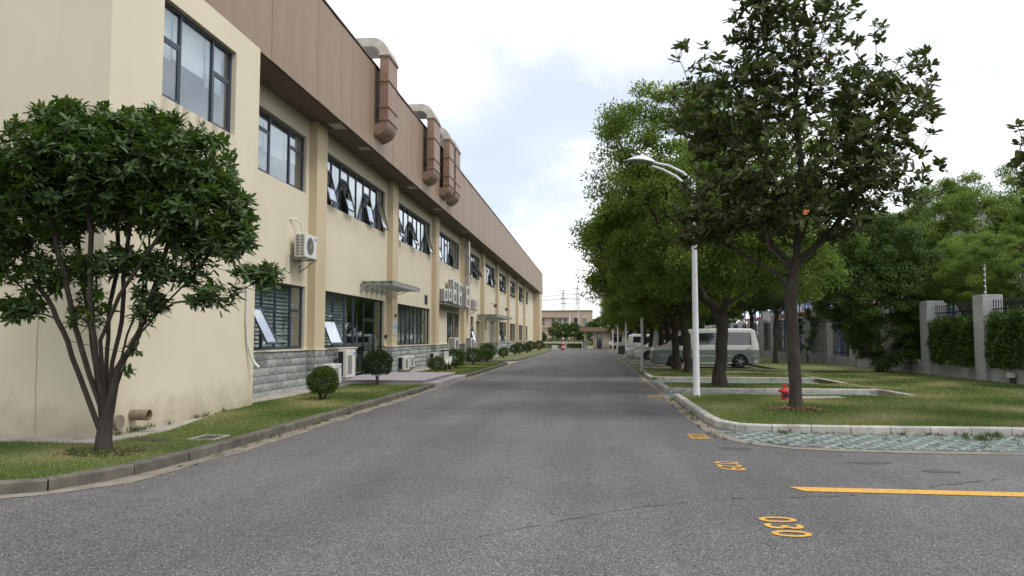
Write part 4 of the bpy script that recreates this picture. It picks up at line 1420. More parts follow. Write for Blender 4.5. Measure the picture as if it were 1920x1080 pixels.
low_ac = ac_proto('air_conditioner', 'small low air conditioner behind the nearest round bush', 0.80, 0.30, 0.58, 'panel', acg)
place(low_ac, False, (XW + 0.42, 21.35, 0.20))
place(low_ac, True, (XW + 0.2, 23.25, 0.28), label='taller boxy air conditioner standing between the nearest bush and the platform', sc_=(1, 1.05, 1.55))
place(low_ac, True, (XW + 0.2, 30.7, 0.22), label='white air conditioner low on the stone foot just beyond the platform', sc_=(1, 1.0, 0.95))
place(low_ac, True, (XW + 0.2, 31.7, 0.30), label='air conditioner hung beside another on the stone foot beyond the platform, the far one', sc_=(1, 0.9, 0.85))
place(low_ac, True, (XW + 0.2, 36.8, 0.30), label='small dark-sided air conditioner on the stone foot in front of the twin-fan unit', sc_=(1, 0.8, 0.9))
tall = ac_proto('air_conditioner', 'nearer of two tall twin-fan air conditioners standing on the ground', 0.9, 0.36, 1.42, 'tall', acg)
place(tall, False, (XW + 0.5, 40.2, 0.16))
place(tall, True, (XW + 0.5, 45.6, 0.16), label='farther of two tall twin-fan air conditioners standing on the ground')
place(ac, True, (XW + 0.14, 39.2, 3.55), label='near small air conditioner at the left end of the high row on one shelf')
place(ac, True, (XW + 0.14, 40.5, 3.62), label='second small air conditioner in the high row, tight before the tall ones')
place(tall, True, (XW + 0.14, 41.6, 3.52), label='first tall twin-fan air conditioner in the high row', sc_=(1, 1, .96))
place(tall, True, (XW + 0.14, 43.3, 3.5), label='middle tall twin-fan air conditioner in the high row', sc_=(1, 1, .92))
place(tall, True, (XW + 0.3, 45.0, 3.45), label='last tall twin-fan air conditioner in the high row, by the grey riser duct', sc_=(1, 1, .9))
place(ac, True, (XW + 0.3, 48.5, 3.45), label='small air conditioner alone on its bracket right of the high row')
# long shelf
o = MB().box(XW, XW + 0.5, 39.0, 46.2, 3.38, 3.41).obj('air_conditioner_shelf', 'steel'); tag(o, 'thin steel shelf under the high row of air conditioners', 'shelf')

t = thing('riser_duct', 'grey square riser duct running up the pilaster beside the high air conditioners', 'duct', (XP, 46.8, 3))
MB().box(XP, XP + 0.3, 46.5, 46.95, 3.6, 7.7).obj('riser', 'galv', t)
for z_ in (4.6, 5.6, 6.6): MB().box(XP, XP + 0.32, 46.48, 46.97, z_, z_ + 0.04).obj('flange', 'steel', t)

# pipes and hoses on the front block
hose = MB()
hose.tube([(XB + .03, 15.0, 2.7), (XB + .03, 15.0, 1.9), (XB + .04, 15.05, 1.45), (XB + .08, 15.15, 1.15), (XB + .16, 15.2, 1.0), (XB + .24, 15.2, 0.93)], 0.028, n=8)
for k in range(22):
    hose.lathe([(0.034, 0), (0.034, 0.02)], (XB + .03, 15.0, 1.9 + k * 0.035), 8)
tag(hose.obj('drain_hose', 'white', smooth=60), 'white ribbed hose hanging down the corner of the front block', 'hose')
t = thing('waste_pipe', 'wide beige pipe stub sticking out of the wall behind the multi-stemmed tree', 'pipe', (XB, 11.0, 0.3))
MB().tube([(XB - .05, 10.85, .26), (XB + .05, 10.85, .26)], 0.115, n=18).obj('collar', 'pipe', t, smooth=40)
p_ = MB(); p_.tube([(XB, 11.2, .34), (XB + .30, 11.2, .34)], 0.085, n=18, caps=False); p_.tube([(XB + .30, 11.2, .34), (XB, 11.2, .34)], 0.074, n=18, caps=False); p_.obj('pipe', 'pipe', t, smooth=40)
MB().tube([(XB + .005, 11.2, .34), (XB + .02, 11.2, .34)], 0.08, n=18).obj('stop', 'black', t)
t = thing('drain_cover', 'pale drain cover lying in the turf near the kerb', 'drain cover', (-5.5, 10.3, 0.11))
MB().box(-5.72, -5.33, 10.1, 10.14, .10, .13).box(-5.72, -5.33, 10.56, 10.6, .10, .13).box(-5.72, -5.68, 10.14, 10.56, .10, .13).box(-5.37, -5.33, 10.14, 10.56, .10, .13).obj('frame', 'apron', t)
g = MB()
for k in range(6): g.box(-5.68, -5.37, 10.16 + k * .065, 10.2 + k * .065, .10, .122)
g.obj('bars', 'dgrey', t)
sheet('drain_pit', [(-6.55, 10.05), (-5.98, 9.98), (-5.95, 10.18), (-6.5, 10.35)], 0.116, 'black')
o = MB().box(-30, -30 + .001, 0, 0.001, 0, 0.001)
for k, (y_, z_) in enumerate(((13.8, .95), (13.8, .75), (14.55, .98), (14.55, .8))):
    pass
# grey flat box on the ground by the front block corner
# telephone-cable run beside bay-2 window
c_ = MB(); c_.tube([(XW + .02, 37.2, 3.1), (XW + .03, 37.45, 2.85), (XW + .03, 37.55, 2.4), (XW + .03, 37.6, 0.3)], 0.014, n=6)
tag(c_.obj('cable', 'white', smooth=60), 'thin pale cable running down the wall before the third pilaster', 'cable')
for y_, lb in ((60.2, 'small dark security camera on the wall above the farther canopy'), (68.0, 'grey floodlight on a short arm on the far wall')):
    t = thing('camera_bracket' if y_ < 61 else 'floodlight', lb, 'camera' if y_ < 61 else 'lamp', (XW, y_, 4.3))
    MB().tube([(XW, y_, 4.35), (XW + .35, y_, 4.35)], 0.025, n=6).obj('arm', 'steel', t)
    MB().box(XW + .3, XW + .55, y_ - .09, y_ + .09, 4.05, 4.3).obj('housing', 'dgrey', t)

# white scooter-like cover between the bushes (a small white motor scooter lies half hidden)
t = thing('scooter', 'small white scooter half hidden between two bushes by the wall', 'scooter', (-6.9, 33.6, 0.1))
for y_ in (33.15, 34.05):
    MB().lathe([(0.13, -.04), (0.19, -.04), (0.2, 0), (0.19, .04), (0.13, .04)], (-6.6, y_, .30), 18, 0, axis=0).obj('wheel', 'tyre', t, smooth=40)
b = MB(); b.prism([(33.0, .38), (33.25, .52), (33.5, .33), (33.85, .36), (34.2, .55), (34.15, .75), (33.75, .72), (33.6, .45), (33.4, .48), (33.3, .95), (33.2, .95), (33.15, .6)], 0, -6.7, -6.5)
b.obj('body', 'white', t, bevel=0.02)
MB().box(-6.7, -6.48, 33.7, 34.2, .76, .82).obj('seat', 'black', t, bevel=.02)
MB().tube([(-6.85, 33.22, 1.0), (-6.35, 33.22, 1.0)], 0.018, n=6).obj('handlebar', 'black', t)

# ---------------------------------------------------------------- street lamps
lp = proto('street_lamp', 'nearest white street lamp, standing on the edge of the front lawn', 'street lamp', 'white street lamps along the right side of the road')
b = MB(); b.tube([(0, 0, 0), (0, 0, 2.5), (0, 0, 5.45)], [0.085, 0.072, 0.055], n=16, caps=True); b.obj('pole', 'pole', lp, smooth=40)
b = MB()
for z_ in (4.62, 4.78, 4.94): b.lathe([(0.06, 0), (0.074, 0.005), (0.074, 0.03), (0.06, 0.035)], (0, 0, z_), 16)
b.obj('ring', 'steel', lp, smooth=40)
b = MB(); b.lathe([(0.15, 0), (0.15, 0.015), (0.09, 0.02)], (0, 0, 0), 16); b.obj('base_plate', 'pole', lp, smooth=40)
b = MB(); b.tube([(0, 0, 5.2), (-.16, 0, 5.34), (-.42, 0, 5.58), (-.75, 0, 5.77), (-1.05, 0, 5.88)], [.04, .038, .034, .03, .028], n=8)
b.obj('arm', 'pole', lp, smooth=60)
b = MB(); b.tube([(0, 0, 5.42), (-.25, 0, 5.68), (-.6, 0, 5.87), (-.98, 0, 5.96)], [.04, .036, .03, .028], n=8)
b.obj('arm', 'pole', lp, smooth=60)
# leaf-shaped head
b = MB(); n = 10; secs = []
for k in range(n + 1):
    u = k / n
    w = 0.175 * (math.sin(math.pi * (u ** 0.75)) ** 0.75 if 0 < u < 1 else 0) + 0.012 + (0.03 if k == 0 else 0)
    hgt = 0.125 * math.sin(math.pi * min(1, u * 1.0 + 0.12)) + 0.008
    x_ = -0.95 - 0.82 * u; zc_ = 5.955 + 0.10 * math.sin(u * 1.9) - 0.02 * u
    secs.append((x_, zc_, w, hgt))
for x_, z_, w, h_ in secs:
    for j in range(12):
        a = 2 * math.pi * j / 12
        b.v.append((x_, w * math.cos(a), z_ + (h_ if math.sin(a) > 0 else h_ * 0.25) * math.sin(a)))
for k in range(n):
    for j in range(12):
        j2 = (j + 1) % 12
        b.f.append((k * 12 + j, k * 12 + j2, (k + 1) * 12 + j2, (k + 1) * 12 + j)); b.m.append(0)
b.obj('lamp_head', 'pole', lp, smooth=50)
b = MB(); base = []
for (x_, z_, w, h_) in secs[1:9]:
    base.append((x_, w * 0.82, z_ - h_ * 0.25 - .004)); 
pts = base + [(x_, -y_, z_) for x_, y_, z_ in base[::-1]]
for i in range(len(base) - 1):
    b.poly([base[i], base[i + 1], (base[i + 1][0], -base[i + 1][1], base[i + 1][2]), (base[i][0], -base[i][1], base[i][2])])
b.obj('lens', 'mgrey', lp)
LAMPS = [(19.25, 'nearest white street lamp, standing on the edge of the front lawn'), (40.2, 'second street lamp down the road, in front of the green and white van'),
         (60.2, 'third street lamp down the road, by the white sedans'), (80.4, 'fourth street lamp, beside the dark car in the row'),
         (101.5, 'fifth street lamp down the road, shortly before the gatehouse'), (114.0, 'farthest street lamp, beside the gatehouse')]
for i, (y_, lb) in enumerate(LAMPS):
    place(lp, i > 0, (2.56, y_, 0.1), label=lb)

# ---------------------------------------------------------------- hydrant, slab
t = thing('fire_hydrant', 'squat red fire hydrant on the lawn behind the magnolia trunk', 'hydrant', (4.42, 18.1, 0.1))
X0, Y0, Z0 = 4.42, 18.1, 0.1
MB().lathe([(0.10, 0), (0.10, 0.03), (0.078, 0.05), (0.075, 0.2)], (X0, Y0, Z0), 18).obj('barrel', 'red', t, smooth=40)
MB().lathe([(0.13, 0.19), (0.148, 0.205), (0.146, 0.23), (0.11, 0.265), (0.05, 0.285), (0.03, 0.30)], (X0, Y0, Z0), 18).obj('bonnet', 'red', t, smooth=40)
MB().lathe([(0.042, 0.315), (0.042, 0.365), (0.03, 0.375)], (X0, Y0, Z0), 6).obj('cap', 'red', t)
b = MB()
b.tube([(X0, Y0 - 0.07, Z0 + .12), (X0, Y0 - 0.12, Z0 + .12)], 0.045, n=12); b.tube([(X0 + .07, Y0, Z0 + .12), (X0 + .12, Y0, Z0 + .12)], 0.035, n=12)
b.obj('outlet', 'black', t)
o = sheet('concrete_slab', [(4.75, 18.35), (6.0, 18.75), (5.9, 19.25), (4.9, 18.95)], 0.135, 'apron', kind=None, thick=0.05)
tag(o, 'flat pale concrete slab lying on the lawn behind the magnolia', 'slab')

# ---------------------------------------------------------------- fence with pillars
def fence_bay(y0, pillar_label, panel_label, near):
    """pillar at y0..y0+0.72, then a low wall and railings up to the next"""
    t = thing('fence_pillar', pillar_label, 'pillar', (13.1, y0, 0), 'pillars of the fence')
    MB().box(13.1, 13.75, y0, y0 + 0.68, 0, 2.86).obj('shaft', 'fence', t, bevel=0.012)
    MB().box(13.13, 13.78, y0 + 0.05, y0 + 0.73, 2.86, 3.03).obj('cap', 'fence', t, bevel=0.012)
    w = thing('fence_panel', panel_label, 'fence', (13.3, y0 + 0.7, 0), 'fence panels between the pillars')
    ya, yb = y0 + 0.685, y0 + 4.245
    MB().box(13.25, 13.6, ya, yb, 0, 0.56).obj('low_wall', 'fence', w)
    for z_ in (0.75, 2.25, 2.5):
        MB().box(13.38, 13.42, ya, yb, z_, z_ + 0.04).obj('rail', 'iron', w)
    me_ = None
    n = 23
    bars = MB()
    for k in range(n):
        yy = ya + 0.08 + k * (yb - ya - 0.16) / (n - 1)
        if near:
            if me_ is None:
                b = MB(); b.box(-0.011, 0.011, -0.011, 0.011, 0, 2.12)
                b.lathe([(0.011, 2.12), (0.022, 2.14), (0.011, 2.17), (0.024, 2.2), (0.0, 2.34)], (0, 0, 0), 6)
                o = b.obj('railing_bar', 'iron', None); me_ = o.data
            else:
                o = bpy.data.objects.new('railing_bar', me_); COL.objects.link(o)
            o.parent = w
            o.location = (13.4 - 13.3, yy - (y0 + 0.7), 0.56)
        else:
            bars.box(13.389, 13.411, yy - 0.011, yy + 0.011, 0.56, 2.78)
    if bars.v:
        bars.obj('railing_bars', 'iron', w)['kind'] = 'stuff'
PY = [18.3 + 4.27 * k for k in range(18)]
ordn = ['first', 'second', 'third', 'fourth', 'fifth', 'sixth', 'seventh', 'eighth', 'ninth', 'tenth', 'eleventh', 'twelfth', 'thirteenth', 'fourteenth', 'fifteenth', 'sixteenth', 'seventeenth', 'eighteenth']
for k, y_ in enumerate(PY):
    s_ = {2: 'large grey-white fence pillar fully in view at the right, beside the leafy hedge', 3: 'fence pillar between the leafy hedge and the big dark shrub'}.get(k)
    q_ = {1: 'railing on a low wall right of the largest visible pillar', 2: 'railing on a low wall between the two largest visible pillars, hedge behind it'}.get(k)
    fence_bay(y_, s_ or f'{ordn[k-2] if k >= 2 else "hidden near"} grey-white fence pillar counted away from the largest visible one' if k >= 2 else f'grey-white fence pillar just past the picture edge, {ordn[k]} of the row',
              q_ or f'spear-topped black railing beyond the {ordn[max(0, k-2)]} pillar counted from the largest' if k >= 2 else f'spear-topped railing at the near end of the fence, {ordn[k]} bay', k < 9)
t = thing('wall_cable_post', 'thin post with white insulators on top of the largest pillar', 'post', (13.4, 27.2, 3.03))
MB().tube([(13.42, 27.25, 3.03), (13.42, 27.25, 4.1)], 0.018, n=6).obj('post', 'steel', t)
b = MB()
for k in range(5): b.lathe([(0.0, 0), (0.035, 0.01), (0.035, 0.05), (0, 0.06)], (13.40, 27.25, 3.1 + k * 0.2), 8)
b.obj('insulators', 'white', t)
t = thing('spotlight', 'small white spotlight at the foot of the fence wall', 'spotlight', (13.1, 25.3, .1))
MB().box(13.1, 13.2, 25.25, 25.4, 0.1, 0.28).obj('base', 'dgrey', t)
MB().box(13.02, 13.2, 25.22, 25.42, 0.30, 0.46).obj('head', 'white', t, bevel=.01)
for k, (y_, lb) in enumerate(((49.5, 'nearest of the four pale concrete posts behind the fence'), (56.5, 'second pale concrete post behind the fence'), (64.0, 'third pale concrete post behind the fence'), (73, 'farthest pale concrete post behind the fence'))):
    tag(MB().box(16, 16.7, y_, y_ + 0.7, 0, 4.1).obj('concrete_post', 'fence'), lb, 'post', 'pale concrete posts behind the fence')

# ---------------------------------------------------------------- pallet racks and white halls beyond the fence
for r_, (xx, y0, y1, lb) in enumerate(((19.0, 33, 63, 'blue and orange pallet rack beyond the fence, the near run'), (19.0, 64, 97, 'blue and orange pallet rack beyond the fence, the far run'))):
    t = thing('pallet_rack', lb, 'rack', (xx, y0, 0), 'pallet racks beyond the fence')
    yy = y0
    while yy <= y1:
        for x_ in (xx, xx + 1.1):
            MB().box(x_, x_ + 0.12, yy, yy + 0.12, 0, 5.1).obj('upright', 'rackblue', t)
        b = MB()
        for k in range(4):
            za, zb = 0.3 + k * 1.2, 0.3 + (k + 1) * 1.2
            if k % 2: za, zb = zb, za
            b.tube([(xx + .06, yy + .06, za), (xx + 1.16, yy + .06, zb)], 0.035, n=4)
            b.tube([(xx + .06, yy + .06, za), (xx + .06, yy + 1.2, zb)], 0.03, n=4)
        b.obj('brace', 'rackblue', t)
        yy += 3.0
    for z_ in (1.6, 3.65):
        for x_ in (xx - 0.05, xx + 1.1):
            MB().box(x_, x_ + 0.06, y0 + .13, y1, z_, z_ + 0.16 + (0.12 if z_ > 3 else 0)).obj('beam', 'orange', t)
def hall(label, x0, x1, y0, y1, h, loc):
    t = thing('white_hall', label, 'building', loc)
    MB().box(x0, x1, y0, y1, 0, h).obj('wall', 'whitewall', t)
    MB().box(x0 - .4, x1 + .4, y0 - .4, y1 + .4, h, h + .35).obj('roof', 'steel', t)
    n = int((x1 - x0) / 4)
    for k in range(n):
        for z_ in (2.2, h - 3.6):
            MB().box(x0 + 1 + k * 4, x0 + 3.4 + k * 4, y0 - .06, y0 + .0, z_, z_ + 1.8).obj('window', 'carglass', t)
    n = int((y1 - y0) / 5)
    for k in range(n):
        MB().box(x0 - .06, x0, y0 + 1.2 + k * 5, y0 + 3.6 + k * 5, h - 3.6, h - 1.8).obj('window', 'carglass', t)
hall('large white factory hall behind the trees on the right', 27, 70, 64, 118, 12.2, (27, 64, 0))

# ---------------------------------------------------------------- road end: barrier, hedge, gatehouse, factory across
t = thing('guard_rail', 'long white guard rail across the end of the road', 'railing', (-5, 112, 0))
MB().box(-22, -1.6, 112, 112.12, 0.78, 0.98).obj('rail', 'white', t)
for x_ in (-20, -16, -12, -8, -4.2, -1.75):
    MB().box(x_, x_ + .15, 112.0, 112.1, 0, 0.78).obj('post', 'white', t)
sheet('road_edge', [(-22, 111.2), (6, 111.2), (6, 111.6), (-22, 111.6)], 0.02, 'apron')
sheet('far_lawn', [(-60, 113), (60, 113), (60, 200), (-60, 200)], 0.01, 'turf')
t = thing('gatehouse', 'cream gatehouse with brown flat canopy roof at the end of the road', 'building', (1.5, 104.5, 0))
gx0, gx1, gy0, gy1 = -0.1, 4.6, 105, 109
MB().box(gx0, gx1, gy0, gy1, 0, 2.5).obj('wall', 'cream', t)
MB().box(-1.9, 5.4, 104, 110, 2.5, 3.05).obj('roof', 'fascia', t)
MB().box(-1.35, -1.0, 105, 105.35, 0, 2.5).obj('column', 'cream', t)
MB().box(-1.35, -1.0, 108.4, 108.75, 0, 2.5).obj('column', 'cream', t)
d_ = MB().box(0.45, 1.15, gy0 - .03, gy0, .1, 2.2).obj('door', 'frame', t)
MB().box(0.53, 0.78, gy0 - .04, gy0 - .03, .9, 2.1).obj('pane', 'carglass', d_)
MB().box(0.82, 1.07, gy0 - .04, gy0 - .03, .9, 2.1).obj('pane', 'carglass', d_)
MB().box(2.4, 3.9, gy0 - .03, gy0, 1.0, 2.1).obj('window', 'carglass', t)
MB().box(1.9, 2.3, gy0 - .3, gy0, 1.7, 2.2).obj('meter_box', 'mgrey', t)
t = thing('turnstile', 'grey post-like turnstile box under the gatehouse canopy', 'turnstile', (-1.2, 104.7, 0))
MB().box(-1.4, -1.05, 104.4, 104.8, 0, 1.0).obj('cabinet', 'mgrey', t)
MB().box(-1.42, -1.03, 104.38, 104.82, 1.0, 1.12).obj('lid', 'dgrey', t)

t = thing('office_building', 'pinkish brown two-storey office building far beyond the road end', 'building', (-8, 180, 0))
bx0, bx1, by = -36, -0.2, 180
ops = []
for x_ in (-31, -28.5, -26, -23.5, -16.5, -13.4, -10.2, -8.9, -7.6):
    pass
MB().box(bx0, bx1, by, by + 18, 0, 8.2).obj('wall', 'pinkwall', t)
MB().box(bx0, -5.8, by - .35, by, 6.35, 6.6).obj('cornice', 'fascia', t)
MB().box(bx0, bx1, by - .12, by, 8.0, 8.25).obj('coping', 'coping', t)
MB().box(bx0, -5.8, by - .25, by, 4.05, 4.3).obj('string_course', 'pinkwall', t)
for x_ in [-34 + 3.2 * k for k in range(5)] + [-14.2, -12.6, -10.1, -8.6, -7.2]:
    for z_, h_ in ((4.6, 1.7), (1.0, 2.2)):
        f = MB().box(x_, x_ + 0.95, by - .05, by + .02, z_, z_ + h_).obj('window', 'whitewall', t)
        for a, b_ in ((x_ + .06, x_ + .44), (x_ + .52, x_ + .89)):
            MB().box(a, b_, by - .08, by - .05, z_ + .06, z_ + h_ * .45).obj('pane', 'carglass', f)
            MB().box(a, b_, by - .08, by - .05, z_ + h_ * .52, z_ + h_ - .06).obj('pane', 'carglass', f)
for x_ in (-4.7, -2.6):
    f = MB().box(x_ - .1, x_ + 1.15, by - .1, by, 4.3, 6.6).obj('window', 'cream', t)
    MB().box(x_, x_ + 1.05, by - .14, by - .1, 4.5, 6.45).obj('pane', 'carglass', f)
MB().tube([(-5.7, by - .4, 0), (-5.7, by - .4, 7.0)], 0.16, n=8).obj('drainpipe', 'white', t)
MB().tube([(-3.6, by - 2, 0), (-3.6, by - 2, 11)], 0.07, n=6).obj('flagpole', 'white', None)
tag(bpy.data.objects['flagpole'], 'thin white flagpole standing before the far pinkish building', 'flagpole')

# lattice masts and wires
def mast(label, x, y, h, wb):
    t = thing('lattice_mast', label, 'mast', (x, y, 0), 'lattice masts on the skyline')
    legs = MB()
    for sx in (-1, 1):
        for sy in (-1, 1):
            legs.tube([(x + sx * wb, y + sy * wb, 0), (x + sx * wb * .35, y + sy * wb * .35, h * .7), (x + sx * .15, y + sy * .15, h)], 0.16, n=4)
    legs.obj('legs', 'steel', t)
    br = MB(); z_ = 2.0
    while z_ < h - 2:
        k0 = 1 - 0.65 * min(1, z_ / (h * .7)); z2 = z_ + 2.6; k1 = 1 - 0.65 * min(1, z2 / (h * .7))
        br.tube([(x - wb * k0, y, z_), (x + wb * k1, y, z2)], 0.09, n=4); br.tube([(x + wb * k0, y, z_), (x - wb * k1, y, z2)], 0.09, n=4)
        z_ = z2
    br.obj('braces', 'steel', t)
    for zz, w in ((h * .93, 2.2), (h * .83, 3.0), (h * .73, 2.4)):
        MB().box(x - w, x + w, y - .15, y + .15, zz, zz + .5).obj('crossarm', 'steel', t)
mast('lower of the two lattice masts above the far building, on the left', -24.0, 600, 40, 2.4)
mast('taller of the two lattice masts above the far building, on the right', -12.6, 600, 44, 2.8)
wr = MB()
for dz, dy_ in ((40, 0), (36.5, 3), (33, -3), (29.5, 1)):
    p_ = []
    for k in range(13):
        u = k / 12
        p_.append((-160 + 150 * u, 590 + dy_, dz - 3.2 * math.sin(math.pi * u) + 0 * u))
    wr.tube(p_, 0.11, n=4)
o = wr.obj('power_lines', 'dgrey'); tag(o, 'faint sagging power lines across the sky above the far building', 'power lines')

# red and white road barrier beside a white box at the far kerb
t = thing('road_barrier', 'red and white striped barrier post at the far left kerb', 'barrier', (-3.9, 96, 0))
for k in range(5):
    MB().lathe([(0.26 - .03 * k, 0), (0.235 - .03 * k, 0.26)], (-3.9, 96, 0.05 + 0.26 * k), 12).obj('band', 'red' if k % 2 == 0 else 'white', t)
MB().lathe([(0.12, 0), (0.16, 0.1), (0.12, 0.28), (0.02, 0.3)], (-3.9, 96, 1.35), 10).obj('cap', 'white', t)
o = MB().box(-5.35, -4.6, 96, 96.6, 0.05, 0.62).obj('white_box', 'white', bevel=.02); tag(o, 'white box on the ground beside the red and white barrier', 'box')
# ---------------------------------------------------------------- vegetation
def leaf_obj(name, P, D, N, Ln, W, mat, parent, tint, big=False, fold=0.15, droop=0.0, kind='stuff'):
    V, F, k = leaf_arrays(P, D, N, Ln, W, fold, big, droop)
    o = np_mesh(name, V, F, mat, parent, tint=np.repeat(tint, k))
    return tag(o, kind=kind)

def sample_union(rng, ells, n, shell=0.55, deep=0.6):
    """points in a union of ellipsoids (centre, radii, weight), mostly towards the outside"""
    w = np.array([e[2] if len(e) > 2 else np.prod(e[1]) ** 0.67 for e in ells], float); w /= w.sum()
    out_ = []
    while len(out_) < n:
        e = ells[rng.choice(len(ells), p=w)]
        d = rng.normal(size=3); d /= np.linalg.norm(d)
        r = shell + (1 - shell) * rng.random() ** 0.6
        p = np.array(e[0]) + d * np.array(e[1]) * r
        ok = True
        for f in ells:
            if f is e: continue
            q = (p - np.array(f[0])) / np.array(f[1])
            if (q @ q) < deep ** 2 and rng.random() < 0.85:
                ok = False; break
        if ok: out_.append(p)
    return np.array(out_)

def crown_tree(name, label, cat, group, root_path, starts, ells, nclump, per, clump_r, leaf, mat, bark, rtrunk, seed, tintsp=(0.55, 0.3), shell=0.6, flat=0.65, step=0.5, split=0.045, up=0.15):
    rng = np.random.default_rng(seed)
    t = proto(name, label, cat, group)
    tips = sample_union(rng, ells, nclump, shell)
    A, par, tn = skeleton(root_path, starts, tips, rng, step=step, up=up, jit=0.06)
    thick, thin = branch_mesh(A, par, tn, rtrunk, split=split, thin_n=4, trunk_n=12)
    thick.obj('trunk', bark, t, smooth=60)
    if thin.v:
        tag(thin.obj('branches', bark, t, smooth=60), kind='stuff')
    cen = np.mean([np.array(e[0]) for e in ells], 0)
    n = nclump * per
    C_ = np.repeat(tips, per, 0)
    cr = np.repeat(clump_r * rng.uniform(0.6, 1.35, nclump), per)[:, None]
    g = rng.normal(size=(n, 3)); g = unit(g) * (rng.random((n, 1)) ** 0.45)
    P = C_ + g * cr * np.array([1, 1, flat])
    outw = unit(C_ - cen)
    D = unit(rand_dirs(rng, n) + 0.35 * outw + np.array([0, 0, -0.25]))
    N = unit(rand_dirs(rng, n) * 0.75 + np.array([0, 0, 0.9]) + 0.3 * outw)
    Ln = leaf[0] * rng.uniform(0.7, 1.25, n); W = leaf[1] * rng.uniform(0.8, 1.2, n)
    ct = np.repeat(rng.random(nclump), per)
    tint = np.clip(ct * tintsp[0] + rng.random(n) * tintsp[1] + 0.05, 0, 1)
    leaf_obj('crown', P, D, N, Ln, W, mat, t, tint)
    return t

def lean(base_h, dx=0.0, dy=0.0, n=7, wob=0.05, seed=1):
    rr = random.Random(seed)
    return [(dx * (i / (n - 1)) ** 1.5 + (rr.uniform(-wob, wob) if 0 < i else 0), dy * (i / (n - 1)) ** 1.5 + (rr.uniform(-wob, wob) if 0 < i else 0), base_h * i / (n - 1)) for i in range(n)]

CG = 'camphor trees in the row over the parked vehicles'
camA = crown_tree('camphor_tree', 'first tall camphor tree, its trunk just right of the nearest lamp pole', 'tree', CG, lean(2.4, 0.15, 0, seed=1), 5,
    [((-.3, 0, 5.2), (3.5, 3.4, 2.7)), ((-1.7, 0, 7.2), (2.0, 2.2, 2.0)), ((1.2, .6, 6.3), (2.6, 2.4, 1.8)), ((-.6, .2, 7.9), (1.6, 1.6, 1.35)), ((.8, -.4, 3.9), (3.1, 2.8, 1.3)), ((-2.4, .5, 4.6), (1.6, 1.8, 1.6))],
    330, 330, 0.52, (0.115, 0.055), 'leafC', 'bark', 0.175, 101)
camB = crown_tree('camphor_tree', 'second camphor tree of the row, left trunk of the close pair', 'tree', CG, lean(2.2, -0.2, .1, seed=2), 5,
    [((-.6, 0, 5.0), (3.9, 3.3, 2.6)), ((-1.4, 0, 7.4), (2.3, 2.4, 1.7)), ((1.5, -.4, 6.5), (2.6, 2.4, 1.9)), ((-2.6, 0, 5.6), (1.5, 2.0, 1.7)), ((-2.5, .2, 3.7), (1.5, 1.8, 1.0)), ((.4, 0, 8.1), (1.7, 1.6, 1.2))],
    330, 300, 0.55, (0.12, 0.06), 'leafC', 'bark', 0.17, 102)
yel = crown_tree('garden_tree', 'yellow-green tree between the magnolia trunk and the dark shrub', 'tree', 'light green trees behind the parking bays', lean(2.9, 0.1, .1, seed=3), 4,
    [((0, 0, 5.1), (2.6, 2.6, 1.8)), ((.8, 0, 6.3), (1.7, 1.7, 1.4)), ((-1.2, .3, 4.3), (1.7, 1.7, 1.0))],
    200, 260, 0.5, (0.11, 0.05), 'leafY', 'bark2', 0.12, 103)
camspots = [(camA, 3.75, 23.0, 0, 1.0, None), (camB, 3.95, 32.1, 0, 1.0, 'second camphor tree of the row, right trunk of the close pair before the van'),
    (camA, 3.8, 35.3, 2.2, .97, 'third camphor tree, left trunk of the close pair before the van'), (camB, 4.1, 41.5, 1.3, .95, 'fourth camphor tree of the row, behind the van'),
    (camA, 4.2, 47.3, 4.4, .97, 'fifth camphor tree of the row, near the white sedans'), (camB, 4.0, 54.5, 3.6, .93, 'sixth camphor tree of the row, near the white sedans'),
    (camA, 4.1, 62, 1.0, .92, 'seventh camphor tree of the row'), (camB, 4.3, 71, 5.2, .92, 'eighth camphor tree of the row'),
    (camA, 4.1, 82, 2.8, .9, 'ninth camphor tree of the row'), (camB, 4.4, 94, 0.5, .85, 'tenth camphor tree, last before the gatehouse'),
    (camA, 8.5, 112, 2.0, .75, 'camphor tree standing behind the gatehouse')]
used = set()
for p_, x_, y_, rz, s_, lb in camspots:
    place(p_, p_.name in used, (x_, y_, 0.1), rz, lb, s_)
    used.add(p_.name)
# light trees behind the bays and beyond the fence
yelspots = [(10.4, 44.5, 0, .95, None), (10.8, 52.5, 1.2, 1.05, 'second light green tree behind the parking bays, past the van'), (10.2, 63, 2.6, 1.0, 'third light green tree behind the parking bays'),
            (10.8, 76, 4.0, 1.1, 'fourth light green tree behind the parking bays'), (9.5, 92, 5.0, 1.0, 'farthest light green tree behind the parking bays')]
for i, (x_, y_, rz, s_, lb) in enumerate(yelspots):
    place(yel, i > 0, (x_, y_, 0.1), rz, lb, s_)
backD = crown_tree('broadleaf_tree', 'tallest rounded tree beyond the fence, over the rack', 'tree', 'broad trees beyond the fence', lean(3.6, 0.1, .1, seed=5), 5,
    [((0, 0, 7.2), (3.6, 3.4, 2.3)), ((.9, 0, 8.8), (2.3, 2.2, 1.7)), ((-2.2, 0, 6.6), (2.2, 2.2, 1.7)), ((2.3, .3, 6.6), (2.3, 2.2, 1.5)), ((-1.0, .2, 8.6), (1.6, 1.6, 1.2))],
    300, 300, 0.55, (0.125, 0.06), 'leafC', 'bark2', 0.2, 104)
